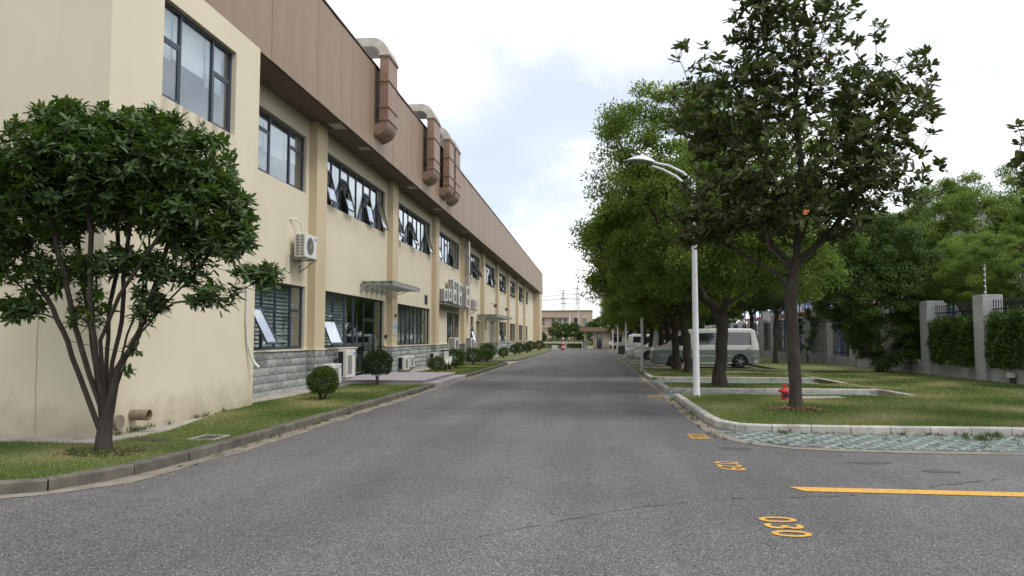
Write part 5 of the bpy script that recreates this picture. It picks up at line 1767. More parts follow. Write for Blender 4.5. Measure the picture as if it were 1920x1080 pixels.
for i, (x_, y_, rz, s_, lb) in enumerate([(19.6, 41.5, 0, 1.0, None), (16.2, 43.5, 2, .84, 'shorter rounded tree beyond the fence, left of the tallest'), (22.0, 37.0, 4, .88, 'rounded tree beyond the fence at the right edge of the picture'),
        (16.8, 57, 1, .9, 'rounded tree far beyond the fence behind the yellow-green tree'), (22.5, 55, 3, .95, 'rounded tree beyond the fence behind the tallest one'), (16.5, 76, 5, .95, 'far rounded tree beyond the fence above the van'), (17.5, 100, 2.5, 1.0, 'farthest rounded tree beyond the fence'), (17.2, 36.5, .7, .62, 'low rounded tree beyond the fence directly above the largest pillar'), (15.8, 31.0, 2.2, .55, 'lowest rounded tree beyond the fence at the right edge'), (16.0, 49, 3.2, .75, 'middling rounded tree beyond the fence behind the big dark shrub')]):
    place(backD, i > 0, (x_, y_, 0), rz, lb, s_)

# big dark shrub in front of the fence
dk = crown_tree('large_shrub', 'big dark evergreen shrub hanging to the ground before the fence', 'shrub', None, lean(1.0, 0, 0, seed=6), 2,
    [((0, 0, 3.3), (2.5, 1.9, 2.2)), ((.3, 0, 5.1), (1.8, 1.6, 1.5)), ((-1.2, 0, 3.3), (1.2, 1.1, 1.3)), ((1.3, 0, 4.0), (1.5, 1.4, 1.6)), ((.3, 0, 1.4), (1.7, 1.4, 1.15))],
    380, 280, 0.42, (0.10, 0.045), 'leafD', 'bark', 0.14, 105, shell=0.5)
dk.location = (12.0, 33.2, 0.1); dk.scale = (0.98, 0.8, 1.0)
vn = crown_tree('climbing_shrub', 'thin loose-leaved shrub beside the fence pillar behind the magnolia trunk', 'shrub', None, lean(0.8, 0, 0, seed=7), 2,
    [((0, 0, 1.9), (.5, .5, 1.3)), ((.5, 0, 2.9), (.6, .5, .6))], 40, 70, 0.22, (0.10, 0.05), 'leafD', 'bark', 0.03, 106)
vn.location = (12.3, 45.0, 0.1)

# row of trees in front of the office building, hedges there
far_t = crown_tree('courtyard_tree', 'dark dense tree before the middle of the far building', 'tree', 'trees in front of the far building', lean(1.8, 0, 0, seed=8), 4,
    [((0, 0, 3.8), (2.3, 2.3, 1.7)), ((.8, 0, 4.9), (1.4, 1.4, 1.0)), ((-1.1, 0, 3.2), (1.4, 1.4, 1.1))], 90, 170, 0.5, (0.26, 0.13), 'leafD', 'bark', 0.14, 107, step=.8)
for i, (x_, y_, s_, lb) in enumerate([(-6.6, 165, .8, None), (-13.4, 140, .78, 'broad tree at the corner of the factory before the far building'), (-10.6, 150, .5, 'small tree with reddish shade beneath the office windows'),
        (-4.0, 160, .8, 'round tree left of the gatehouse roof'), (0.8, 150, .95, 'tree showing behind the gatehouse roof'), (-1.8, 135, .62, 'small tree seen through the gatehouse passage'), (8.5, 126, 1.0, 'first dark tree of the clump behind the last parked cars'), (12.5, 124, 1.15, 'second dark tree of the clump behind the last parked cars'), (17, 127, 1.2, 'third dark tree of the clump behind the last parked cars'), (21.5, 124, 1.25, 'fourth dark tree of the clump behind the last parked cars'), (14.8, 105, .95, 'dark tree closing the far end of the fence')]):
    place(far_t, i > 0, (x_, y_, 0), i * 1.3, lb, s_)
yt = copy_tree(yel); yt.location = (-6.9, 132, 0); yt.scale = (.42, .42, .6); yt['label'] = 'slim yellow-green young tree behind the guard rail'; yt['group'] = 'trees in front of the far building'

def hedge(name, label, x0, x1, y0, y1, z0, z1, n, leaf, mat, seed, group=None, cat='hedge', up=0.0):
    rng = np.random.default_rng(seed)
    lo = np.array([x0, y0, z0]); hi = np.array([x1, y1, z1])
    # bumpy box: keep points biased to the outside
    P = rng.random((n, 3))
    e = rng.random(n) < 0.75; ax = rng.integers(0, 3, n); sd = rng.random(n) < 0.5
    for a in range(3):
        m = e & (ax == a)
        v = rng.random(m.sum()) ** 2 * 0.18
        P[m, a] = np.where(sd[m] | (a == 2), 1 - v, v)
    P = lo + P * (hi - lo)
    P += 0.11 * np.sin(P[:, [1, 0, 1]] * np.array([3.1, 4.0, 5.3]) + np.array([0.3, 2, 1]))
    P[:, 2] += np.where(P[:, 2] > (z0 + z1) / 2, 0.10 * np.sin(P[:, 1] * 9 + P[:, 0] * 5) + 0.12 * (rng.random(n) ** 4), 0)
    P[:, 0] += 0.07 * np.sin(P[:, 1] * 7 + P[:, 2] * 6)
    P[:, 2] = np.maximum(P[:, 2], z0)
    cen = (lo + hi) / 2
    D = unit(rand_dirs(rng, n) + np.array([0, 0, 0.3 + up]) + 0.6 * unit(P - cen))
    N = unit(rand_dirs(rng, n) * .7 + np.array([0, 0, .8]))
    cell = np.floor(P * 2.2).astype(int)
    h = (np.sin(cell @ np.array([12.9, 78.2, 37.7])) * 43758.5) % 1
    t = thing(name, label, cat, (cen[0], cen[1], 0), group)
    tint = np.clip(h * .45 + rng.random(n) * .5, 0, 1)
    leaf_obj('foliage', P, D, N, leaf[0] * rng.uniform(.7, 1.3, n), np.full(n, leaf[1]), mat, t, tint)
    st = MB(); rr = random.Random(seed)
    for k in range(int((y1 - y0 + x1 - x0) * 2.2)):
        a = (rr.uniform(x0 + .1, x1 - .1), rr.uniform(y0 + .1, y1 - .1))
        st.tube([(a[0], a[1], -0.02), (a[0] + rr.uniform(-.1, .1), a[1] + rr.uniform(-.1, .1), z0 + (z1 - z0) * .8)], 0.014, n=4)
    tag(st.obj('stems', 'bark', t), kind='stuff')
    return t
HG = 'hedges growing through the fence'
for k, (ya, yb, h_, lb) in enumerate([(PY[0] + .8, PY[1] - .1, 2.25, 'hedge at the near end of the fence outside the right edge'), (PY[1] + .8, PY[2] - .05, 2.2, 'leafy hedge pushing through the railing right of the largest visible pillar'),
        (PY[2] + .85, PY[3] - .05, 2.1, 'leafy hedge pushing through the railing between the two largest visible pillars'), (PY[3] + .8, PY[5], 1.8, 'dark hedge behind the railing, mostly hidden by the big dark shrub')]):
    hedge('hedge', lb, 13.0 if k < 3 else 13.6, 14.5, ya, yb, 0.62, h_, 20000 if k < 3 else 9000, (0.15, 0.042), 'leafD', 300 + k, HG)
hedge('hedge', 'clipped light green hedge behind the guard rail', -22, -1.4, 113.5, 114.5, 0.05, 0.75, 9000, (0.2, 0.12), 'leafY', 310, 'hedges at the road end')
hedge('hedge', 'dark hedge before the far building', -22, 4, 150, 152, 0.05, 1.3, 6000, (0.3, 0.16), 'leafD', 311, 'hedges at the road end')
hedge('hedge', 'dark hedge behind the gatehouse at the right', 5.6, 12, 108, 110, 0.05, 2.6, 4000, (0.22, 0.13), 'leafD', 312, 'hedges at the road end')

# round bushes on the verge
def bush_proto(label, mat, r, zc_, seed, stem, n=5200, leaf=(0.045, 0.024), sq=1.0, lump=1.0):
    rng = np.random.default_rng(seed)
    t = proto('round_bush', label, 'bush', 'round clipped bushes along the factory wall')
    d = rand_dirs(rng, n)
    rad = r * (1 - 0.42 * rng.random(n) ** 2.2) * (1 + lump * (0.10 * np.sin(d[:, 0] * 5 + seed) * np.cos(d[:, 2] * 6 + d[:, 1] * 3) + 0.07 * np.sin(d[:, 1] * 9 + d[:, 2] * 4)))
    P = d * rad[:, None] * np.array([1, 1, sq]) + np.array([0, 0, zc_])
    k = P[:, 2] > zc_ - r * 0.72 * sq
    P, d = P[k], d[k]; n = len(P)
    D = unit(d + rand_dirs(rng, n) * .8 + np.array([0, 0, .4])); N = unit(rand_dirs(rng, n) * .8 + d * .5 + np.array([0, 0, .4]))
    tint = np.clip(rng.random(n) * .7 + .2 * rng.random(n), 0, 1)
    leaf_obj('foliage', P, D, N, leaf[0] * rng.uniform(.7, 1.3, n), leaf[1] * rng.uniform(.8, 1.2, n), mat, t, tint)
    st = MB(); rr = random.Random(seed)
    for q in range(stem):
        a = 2 * math.pi * q / max(1, stem) + rr.uniform(-.3, .3); rb = 0.05 if stem > 3 else 0.015
        e = r * (.55 if stem > 3 else .45)
        st.tube([(rb * math.cos(a), rb * math.sin(a), 0), (rb * 2 * math.cos(a), rb * 2 * math.sin(a), zc_ * .35), (e * math.cos(a), e * math.sin(a), zc_ * 1.05)], [.016 if stem > 3 else .028, .013 if stem > 3 else .02, .005], n=5)
    st.obj('stems', 'bark2', t, smooth=60)
    return t
bA = bush_proto('nearest round bush, light green and tightly clipped, before the stone foot', 'leafB', 0.35, 0.42, 401, 9, n=7500, leaf=(.036, .021), lump=.8)
bB = bush_proto('reddish-green ball-shaped bush on a short forked stem before the glazed door', 'leafR', 0.43, 0.66, 402, 3, n=5500, leaf=(.055, .03), sq=.95)
bC = bush_proto('low dark round bush at the far side of the platform', 'leafD', 0.46, 0.5, 403, 7, n=5500, leaf=(.055, .028), sq=.95, lump=1.7)
place(bA, False, (-6.36, 17.15, .1))
place(bB, False, (-6.57, 22.3, .1))
bs = [(-6.6, 31.2, .1, .68, 'low dark round bush just beyond the platform'), (-6.55, 35.2, .1, .95, 'large dark bush in front of the nearer tall air conditioner'), (-6.5, 40.3, .1, .95, 'large open bush in front of the farther tall air conditioner'),
      (-6.4, 44.6, .1, .8, 'bush standing at the edge of the bare soil patch'), (-7.0, 49.2, .1, 1.12, 'biggest dark bush, beyond the soil patch under the far canopy'), (-6.6, 54.6, .1, .8, 'brownish bush alone on the far verge'),
      (-6.8, 64.5, .1, .95, 'first bush of the far group on the verge'), (-6.8, 69, .1, 1.05, 'second bush of the far group on the verge'), (-6.5, 73.5, .1, .95, 'third bush of the far group on the verge'),
      (-6.9, 82, .1, 1.15, 'fourth bush of the far group on the verge'), (-6.4, 88, .1, 1.2, 'last bush on the verge before the factory corner')]
for i, (x_, y_, z_, s_, lb) in enumerate(bs):
    place(bC, i > 0, (x_, y_, z_), i * 1.1, lb, s_)

# ---------------------------------------------------------------- magnolia and the tree by the wall
def rosettes(rng, C_, AX, per, Ln, W, open_=(0.35, 1.1), jit=0.02):
    n = len(C_) * per
    C2 = np.repeat(C_, per, 0); A2 = np.repeat(AX, per, 0)
    ref = np.tile(np.array([[0.3, 0.2, 0.93]]), (n, 1)); U = unit(np.cross(A2, ref) + 1e-4); Vv = np.cross(A2, U)
    ang = np.tile(np.arange(per), len(C_)) * 2.39996 + np.repeat(rng.random(len(C_)) * 6.28, per) + rng.normal(0, .25, n)
    rad = U * np.cos(ang)[:, None] + Vv * np.sin(ang)[:, None]
    lift = rng.uniform(open_[0], open_[1], n)[:, None]
    D = unit(rad + A2 * lift * 0.9)
    N = unit(A2 - rad * lift * .9 + rng.normal(0, .15, (n, 3)))
    back = np.tile(np.arange(per), len(C_))[:, None] / per
    P = C2 - A2 * back * 0.5 * Ln + rng.normal(0, jit, (n, 3)) * .6
    D = unit(D + rng.normal(0, .22, (n, 3)))
    return P, D, N, Ln * rng.uniform(.5, 1.25, n) * (1 - .35 * (1 - back[:, 0]) * rng.random(n)), W * rng.uniform(.75, 1.2, n)

def feature_tree(t, root_path, stems, starts, tips, rng, per, Ln, W, mats, rtrunk, open_, axis_up, split, droop=0.1, k=0.35, step=.14, nsingle=300, expo=2.2, cen=None, tintpow=1.0):
    pos = list(root_path); pars = None
    # extra stems are fed in as tips along their way, so the limbs follow them
    A, par, tn = skeleton_multi(root_path, stems, starts, tips, rng, k, step)
    thick, thin = branch_mesh(A, par, tn, rtrunk, split=split, thin_n=5, trunk_n=14, rmin=.004, expo=expo, flare=1.35)
    thick.obj('trunk', mats[2], t, smooth=60)
    tag(thin.obj('branches', mats[2], t, smooth=60), kind='stuff')
    TP = A[tn]
    dirs = unit(np.array([A[i] - A[par[i]] for i in tn]))
    AX = unit(dirs + np.array([0, 0, axis_up]) + rng.normal(0, .25, (len(tn), 3)))
    # some rosettes a little way back along the twigs
    P, D, N, L_, W_ = rosettes(rng, TP, AX, per, Ln, W, open_)
    tint = np.clip(np.repeat(rng.random(len(tn)) ** tintpow, per) * .55 + rng.random(len(P)) * .5, 0, 1)
    c0 = np.array([0, 0, 1.55])
    dist = np.linalg.norm(P - c0, axis=1)
    order = np.argsort(dist)
    near = order[:nsingle]
    mask = np.ones(len(P), bool); mask[near] = False
    leaf_obj('crown', P[mask], D[mask], N[mask], L_[mask], W_[mask], mats[0], t, tint[mask], big=True, fold=.16, droop=droop)
    # the nearest leaves one by one
    V, F, kk = leaf_arrays(np.zeros((1, 3)), np.array([[1., 0, 0]]), np.array([[0, 0, 1.]]), [1.0], [W / Ln], .16, True, droop)
    me = bpy.data.meshes.new('leaf'); me.from_pydata(V.tolist(), [], F.tolist()); me.materials.append(M[mats[1]])
    w0 = Vector(WLOC[t.name])
    for i in near:
        o = bpy.data.objects.new('leaf', me); COL.objects.link(o); o.parent = t
        d = Vector(D[i]); n_ = Vector(N[i]); s_ = d.cross(n_).normalized(); n_ = s_.cross(d).normalized()
        mt = Matrix((d, -s_, n_)).transposed().to_4x4()
        o.matrix_local = Matrix.Translation(Vector(P[i]) - w0) @ mt @ Matrix.Scale(float(L_[i]), 4)
    return A, TP

def skeleton_multi(root_path, stems, starts, tips, rng, k, step):
    base = [np.array(p, float) for p in root_path]
    par = [-1] + list(range(len(base) - 1))
    A0 = list(base)
    for at, pts in stems:
        last = at
        for q in pts:
            A0.append(np.array(q, float)); par.append(last); last = len(A0) - 1
    n0 = len(A0)
    pl0 = np.zeros(n0)
    for i in range(1, n0):
        pl0[i] = pl0[par[i]] + np.linalg.norm(A0[i] - A0[par[i]])
    A = np.zeros((n0 + len(tips) * 30 + 100, 3)); PL = np.zeros(len(A)); A[:n0] = A0; PL[:n0] = pl0
    ok = np.ones(len(A), bool); ok[:starts] = False
    cnt = n0; tn = []
    cen = np.array(A0[starts if starts < n0 else 0])
    for ti in np.argsort(np.linalg.norm(tips - cen, axis=1)):
        t = tips[ti]
        d = np.linalg.norm(A[:cnt] - t, axis=1)
        pen = np.maximum(0, A[:cnt, 2] - t[2]) * 0.7
        cost = d + k * PL[:cnt] + pen; cost[~ok[:cnt]] = 1e9
        j = int(np.argmin(cost)); dist = d[j]
        m = max(1, int(dist / step)); p0 = A[j].copy()
        c = p0 + (t - p0) * .5 + np.array([0, 0, .1 * dist]) + rng.normal(0, .05 * dist + 1e-6, 3)
        last = j
        for q in range(1, m + 1):
            u = q / m
            x = (1 - u) ** 2 * p0 + 2 * u * (1 - u) * c + u * u * t
            if q < m: x = x + rng.normal(0, .008, 3)
            A[cnt] = x; PL[cnt] = PL[last] + np.linalg.norm(x - A[last]); par.append(last); last = cnt; cnt += 1
        tn.append(last)
    return A[:cnt], par, tn

def dense(path, step=0.15, wob=0.01, seed=1):
    rr = random.Random(seed); res = [path[0]]
    for a, b in zip(path, path[1:]):
        n = max(1, int((Vector(b) - Vector(a)).length / step))
        for k in range(1, n + 1):
            p = Vector(a).lerp(Vector(b), k / n)
            res.append((p.x + rr.uniform(-wob, wob), p.y + rr.uniform(-wob, wob), p.z))
    return res

rng = np.random.default_rng(7)
mg = thing('magnolia_tree', 'tall magnolia with bronze-backed leaves standing on the front lawn', 'tree', (4.0, 15.6, 0.1))
trunk = dense([(4.0, 15.6, 0.06), (4.02, 15.6, 0.5), (3.98, 15.58, 1.4), (3.97, 15.6, 2.3), (4.04, 15.6, 3.05)], seed=2)
ft = len(trunk) - 2
stems = [(ft, dense([(4.1, 15.6, 3.2), (4.15, 15.6, 3.9), (4.2, 15.5, 5.0), (4.15, 15.6, 6.4), (4.2, 15.6, 8.0)], seed=3)),
         (ft, dense([(3.9, 15.55, 3.15), (3.6, 15.4, 3.4), (3.2, 15.3, 4.1), (2.9, 15.2, 5.2), (2.8, 15.2, 6.6)], seed=4)),
         (ft, dense([(4.25, 15.6, 3.2), (4.7, 15.5, 3.6), (5.2, 15.3, 4.4), (5.6, 15.2, 5.6), (5.9, 15.2, 6.8)], seed=5)),
         (ft - 1, dense([(3.8, 15.3, 3.0), (3.4, 14.9, 3.3), (3.2, 14.6, 4.2), (3.3, 14.4, 5.4)], seed=6)),
         (ft, dense([(4.2, 16.0, 3.3), (4.6, 16.6, 4.0), (4.9, 16.9, 5.4)], seed=7)),
         (ft - 3, dense([(3.7, 15.5, 2.85), (3.1, 15.5, 3.2), (2.3, 15.5, 3.7)], seed=8))]
ells = [((4.15, 15.5, 5.4), (2.1, 2.0, 2.1), 3.0), ((4.1, 15.5, 7.8), (1.35, 1.3, 1.5), 1.5), ((2.7, 15.4, 6.3), (1.15, 1.2, 1.15), 1.0), ((5.75, 15.4, 6.1), (1.1, 1.2, 1.3), 1.1),
        ((2.75, 15.2, 4.4), (1.2, 1.2, .85), .8), ((5.4, 15.4, 4.5), (1.15, 1.2, .9), .8), ((2.2, 15.3, 3.75), (.75, .8, .45), .5), ((3.4, 15.2, 8.4), (.7, .8, .9), .35), ((4.1, 14.9, 3.95), (1.5, 1.0, .45), .35)]
tips = sample_union(rng, ells, 1800, shell=0.3, deep=0.1)
xt = [(1.75, 15.3, 7.3), (1.65, 15.4, 6.6), (1.9, 15.3, 7.6), (6.6, 15.3, 7.2), (6.75, 15.4, 7.0), (6.7, 15.4, 5.9), (6.75, 15.3, 5.0), (6.5, 15.4, 4.7), (5.8, 15.3, 7.8), (5.6, 15.2, 7.6), (3.3, 15.3, 8.9), (2.3, 15.2, 7.5), (6.9, 15.4, 4.9), (2.9, 15.4, 7.7)]
tips = np.vstack([tips, np.array(xt), np.array(xt) + rng.normal(0, .12, (len(xt), 3))])
mA, mT = feature_tree(mg, trunk, stems, ft, tips, rng, 9, 0.205, 0.078, ('leafM', 'leafM1', 'bark'), 0.122, (0.25, 1.0), 0.75, 0.012, droop=.06, step=.16, tintpow=1.3)
fl = MB()
FX, FZ = 3.78, 3.80
for k in range(7):
    a = 2 * math.pi * k / 7 + .4 * math.sin(k * 5)
    c_, s_ = math.cos(a), math.sin(a)
    k_ = .8 + .4 * ((k * 37) % 10) / 10
    fl.poly([(FX, 13.76, FZ), (FX + .035 * c_ - .03 * s_, 13.72, FZ + .035 * s_ + .03 * c_), (FX + .065 * c_ * k_, 13.66, FZ + .06 * s_ * k_), (FX + .035 * c_ + .03 * s_, 13.72, FZ + .035 * s_ - .03 * c_)])
fl.lathe([(0.0, -.02), (.03, 0), (.0, .03)], (FX, 13.70, FZ), 8, 0, axis=1)
fl.obj('withered_blossom', 'flower', mg)
# second magnolia, only its left twigs reach into view
rng = np.random.default_rng(17)
m2 = thing('magnolia_tree', 'second magnolia whose outer twigs reach in at the right edge', 'tree', (9.4, 13.4, 0.1))
trunk = dense([(9.4, 13.4, 0.06), (9.42, 13.4, 1.5), (9.4, 13.4, 2.6)], seed=12)
ft = len(trunk) - 2
stems = [(ft, dense([(9.4, 13.4, 3.5), (9.4, 13.4, 6.5)], seed=13)), (ft, dense([(9.0, 13.4, 2.9), (8.3, 13.3, 3.6), (7.9, 13.2, 4.6)], seed=14)), (ft, dense([(9.9, 13.4, 2.9), (10.6, 13.3, 3.8), (10.9, 13.2, 5)], seed=15))]
tips = sample_union(rng, [((9.4, 13.4, 4.6), (2.1, 1.8, 2.0), 3), ((9.4, 13.4, 6.6), (1.3, 1.2, 1.2), 1)], 900, shell=.4, deep=.2)
xt = np.array([(7.05, 13.1, 5.1), (7.0, 13.1, 4.45), (6.98, 13.0, 4.2), (7.02, 13.1, 3.0), (7.0, 13.1, 2.5), (7.1, 13.1, 2.75), (7.1, 13.0, 4.8)])
tips = np.vstack([tips, xt])
feature_tree(m2, trunk, stems, ft, tips, rng, 9, 0.19, 0.07, ('leafM', 'leafM1', 'bark'), 0.13, (0.25, 1.0), 0.6, 0.012, droop=.06, step=.18, nsingle=60)

rng = np.random.default_rng(23)
def px(x, r, y=9.0):          # design notes only: metres on the plane of the tree
    return (-7.8 + x * .0074, y, 3.31 + (380 - r) * .0069)
lt = thing('whorled_leaf_tree', 'dense dark green multi-stemmed tree in front of the factory corner', 'tree', (-6.2, 9.0, 0.1))
root = dense([(-6.2, 9.0, 0.04), (-6.2, 9.0, 0.25), (-6.19, 9.0, 0.5)], seed=31)
ft = len(root) - 1
stems = [(ft - 1, dense([px(168, 700, 8.95), px(150, 640, 8.9), px(130, 580, 8.8), px(100, 520, 8.7), px(70, 450, 8.6)], seed=32)),
         (ft, dense([px(192, 700, 8.9), px(176, 610, 8.75), px(170, 520, 8.6), px(150, 420, 8.5)], seed=33)),
         (ft, dense([px(205, 680, 9.1), px(196, 590, 9.2), px(205, 480, 9.3), px(190, 380, 9.3)], seed=34)),
         (ft, dense([px(225, 680, 9.0), px(240, 600, 9.0), px(250, 500, 8.9), px(270, 400, 8.8)], seed=35)),
         (ft, dense([px(236, 690, 9.0), px(262, 630, 9.1), px(280, 560, 9.15), px(300, 470, 9.2), px(320, 400, 9.2)], seed=36)),
         (ft + 3, dense([px(250, 660, 8.9), px(300, 600, 8.85), px(345, 545, 8.8), px(400, 500, 8.8), px(460, 520, 8.8), px(515, 530, 8.85)], seed=37)),
         (ft, dense([px(220, 640, 8.8), px(270, 560, 8.6), px(330, 480, 8.5), px(370, 420, 8.45)], seed=38)),
         (ft - 1, dense([px(180, 690, 9.15), px(150, 600, 9.3), px(120, 500, 9.4), px(110, 420, 9.4)], seed=39)),
         (ft, dense([px(212, 660, 8.8), px(218, 560, 8.6), px(225, 450, 8.5), px(215, 370, 8.5)], seed=40)),
         (ft, dense([px(240, 650, 9.2), px(285, 570, 9.4), px(350, 490, 9.5), px(400, 410, 9.5)], seed=41)),
         (ft, dense([px(228, 630, 9.25), px(240, 540, 9.5), px(235, 430, 9.6)], seed=42))]
ells = [((-6.5, 8.95, 3.78), (1.15, 1.05, .85), 2.0), ((-5.6, 8.9, 3.68), (1.05, 1.0, .78), 1.8), ((-7.05, 8.75, 3.3), (.85, .9, .62), 1.1), ((-5.05, 8.9, 3.2), (.72, .75, .55), .9), ((-6.7, 8.8, 4.35), (.4, .4, .3), .12), ((-5.65, 8.8, 4.2), (.45, .4, .3), .12),
        ((-4.6, 8.85, 2.85), (.4, .45, .35), .22), ((-4.15, 8.85, 2.38), (.32, .28, .10), .09), ((-4.7, 8.8, 2.1), (.38, .3, .16), .08), ((-7.25, 8.75, 1.95), (.26, .26, .14), .08), ((-7.6, 8.7, 2.65), (.45, .5, .3), .2),
        ((-5.2, 8.8, 2.45), (.5, .4, .22), .12), ((-6.0, 8.8, 2.55), (.55, .4, .22), .14), ((-6.75, 8.85, 2.45), (.45, .4, .2), .13), ((-6.3, 8.8, 2.0), (.3, .25, .3), .05), ((-5.55, 8.75, 1.95), (.3, .25, .25), .05), ((-7.1, 8.8, 2.3), (.4, .4, .2), .08)]
tips = sample_union(rng, ells, 3500, shell=0.35, deep=0.15)
tips = tips[~((tips[:, 0] < -7.1) & (tips[:, 1] > 10.2))]
tips[:, 1] = np.minimum(tips[:, 1], 10.15)
xt = np.array([px(20, 300, 8.7), px(5, 350, 8.6), px(110, 225, 8.7), px(345, 235, 8.8), px(415, 320, 8.8), px(445, 400, 8.8), px(455, 470, 8.8), px(385, 505, 8.8), px(150, 205, 8.9), px(130, 550, 8.8), px(180, 600, 8.7), px(330, 560, 8.7), px(300, 600, 8.8), px(150, 195, 8.8), px(160, 205, 8.8), px(300, 215, 8.8), px(290, 225, 8.9), px(220, 230, 8.7), px(60, 240, 8.7), px(395, 280, 8.8), px(440, 360, 8.8), px(530, 530, 8.85), px(505, 540, 8.9), px(440, 570, 8.85), px(405, 565, 8.8), px(270, 690, 8.9), px(265, 650, 8.9), px(60, 600, 8.7), px(85, 590, 8.8), px(470, 430, 8.8), px(480, 460, 8.8)])
tips = np.vstack([tips, xt, xt + rng.normal(0, .06, xt.shape)])
feature_tree(lt, root, stems, ft, tips, rng, 12, 0.142, 0.041, ('leafL', 'leafL1', 'bark'), 0.092, (-0.1, 0.85), 0.7, 0.010, droop=.22, step=.10, k=.30, expo=1.95)

# litter, weeds, tufts and blades
def scatter_leaves(name, n, cx, cy, rx, ry, z, mat, size, seed, mound=0.0):
    rng = np.random.default_rng(seed)
    a = rng.random(n) * 6.283; r = np.sqrt(rng.random(n))
    P = np.stack([cx + rx * r * np.cos(a), cy + ry * r * np.sin(a), z + mound * (1 - r ** 2) + rng.random(n) * .01], 1)
    D = unit(rand_dirs(rng, n) * np.array([1, 1, .25])); N = unit(rand_dirs(rng, n) * .5 + np.array([0, 0, 1]))
    V, F, k = leaf_arrays(P, D, N, size * rng.uniform(.6, 1.3, n), size * .4 * rng.uniform(.8, 1.2, n), .1, False)
    o = np_mesh(name, V, F, mat, None); tag(o, kind='stuff'); return o
scatter_leaves('leaf_litter', 1400, 4.0, 15.45, .62, .42, .115, 'litter', .06, 501, mound=.07)
blotch('tree_soil', 4.0, 15.5, .5, .36, 'soil', .118, 21)
blotch('tree_soil', -6.2, 9.0, .42, .3, 'soil', .106, 22)
scatter_leaves('leaf_litter', 500, -6.2, 8.9, .6, .4, .11, 'litter', .05, 502, mound=.03)
scatter_leaves('leaf_litter', 160, 4.6, 12.68, 2.6, .06, .03, 'litter', .05, 503)
scatter_leaves('leaf_litter', 120, 4.5, 14.5, 4.2, 1.4, .14, 'litter', .05, 504)
scatter_leaves('leaf_litter', 90, 0.3, 13.0, 3.2, 6.0, .006, 'litter', .035, 505)
scatter_leaves('leaf_litter', 260, -4.86, 14.0, .14, 7.5, .01, 'litter', .035, 506)
scatter_leaves('leaf_litter', 200, 1.92, 15.2, .14, 4.5, .012, 'litter', .035, 507)

def tufts(name, spots, seed, mat='weed', h=(.05, .13), nb=16):
    rng = np.random.default_rng(seed)
    Ps = []
    for x_, y_, z_, s_ in spots:
        n = nb
        Ps.append(np.stack([x_ + rng.normal(0, .03 * s_, n), y_ + rng.normal(0, .03 * s_, n), np.full(n, z_)], 1))
    P = np.vstack(Ps); n = len(P)
    sc_ = np.repeat([s[3] for s in spots], nb)
    D = unit(rng.normal(0, .45, (n, 3)) + np.array([0, 0, 1])); N = rand_dirs(rng, n)
    V, F, k = leaf_arrays(P, D, N, rng.uniform(h[0], h[1], n) * sc_, .011 * sc_, .1, False)
    return tag(np_mesh(name, V, F, mat, None, tint=np.repeat(rng.random(n), k)), kind='stuff')
rr = random.Random(9)
sp = [(rr.uniform(2.6, 7.2), 12.66 + rr.uniform(-.05, .03), 0.0, rr.uniform(.4, 1.1)) for _ in range(36)]
sp += [(rr.uniform(2.2, 7.2), rr.uniform(11.1, 12.6), 0.0, rr.uniform(.3, .75)) for _ in range(45)]
sp += [(5.9 + rr.uniform(-.35, .35), 12.2 + rr.uniform(-.25, .25), 0.0, rr.uniform(.7, 1.3)) for _ in range(14)]
sp += [(1.9 + rr.uniform(-.12, .1), rr.uniform(11.5, 20), 0.005, rr.uniform(.4, 1.1)) for _ in range(26)]
sp += [(-4.96 + abs(rr.gauss(0, .05)), rr.uniform(8, 42), 0.0, rr.uniform(.4, .9)) for _ in range(110)]
sp += [(-5.0 + rr.uniform(-.6, .3), 6.95 + rr.uniform(-.3, .4), 0.0, rr.uniform(.4, .9)) for _ in range(0)]
tufts('weeds', sp, 601)
sp = [(-6.2 + rr.gauss(0, .22), 8.85 + rr.gauss(0, .14), .09, rr.uniform(.6, 1.3)) for _ in range(60)]
sp += [(-7.24 + rr.uniform(0, .12), rr.uniform(10.6, 15.3), .085, rr.uniform(.4, 1.2)) for _ in range(26)]
tufts('weeds', sp, 602)

def blades(name, poly, dens, z, seed, h=(.025, .055), far=None, w=.007):
    rng = np.random.default_rng(seed)
    xs_ = [p[0] for p in poly]; ys_ = [p[1] for p in poly]
    x0, x1, y0, y1 = min(xs_), max(xs_), min(ys_), max(ys_)
    n = int((x1 - x0) * (y1 - y0) * dens)
    X = rng.uniform(x0, x1, n); Y_ = y0 + (y1 - y0) * rng.random(n) ** 1.35
    ins = np.zeros(n, bool)
    for (ax, ay), (bx, by) in zip(poly, poly[1:] + poly[:1]):
        if ay == by: continue
        c = ((ay > Y_) != (by > Y_)) & (X < (bx - ax) * (Y_ - ay) / (by - ay) + ax)
        ins ^= c
    X, Y_ = X[ins], Y_[ins]; n = len(X)
    patch = .5 + .25 * np.sin(X * 2.1 + 1.3 * np.sin(Y_ * 1.1)) + .25 * np.sin(Y_ * 1.7 + 2 * np.sin(X * .9) + 1)
    P = np.stack([X, Y_, np.full(n, z)], 1)
    lz = rng.normal(0, .5, (n, 2))
    D = unit(np.concatenate([lz, np.ones((n, 1)) * .9], 1))
    S = unit(np.cross(D, rand_dirs(rng, n)))
    L_ = rng.uniform(h[0], h[1], n)[:, None] * (0.7 + .6 * patch[:, None])
    ww = w * (1 + (Y_ - 8).clip(0) * .09)[:, None]
    V = np.stack([P - S * ww * .5, P + S * ww * .5, P + D * L_], 1).reshape(-1, 3)
    F = np.arange(n * 3).reshape(-1, 3)
    tint = np.clip(.12 + .75 * (1 - patch) ** 1.3 + rng.normal(0, .15, n), 0, 1)
    return tag(np_mesh(name, V, F, 'grass', None, tint=np.repeat(tint, 3)), kind='stuff')
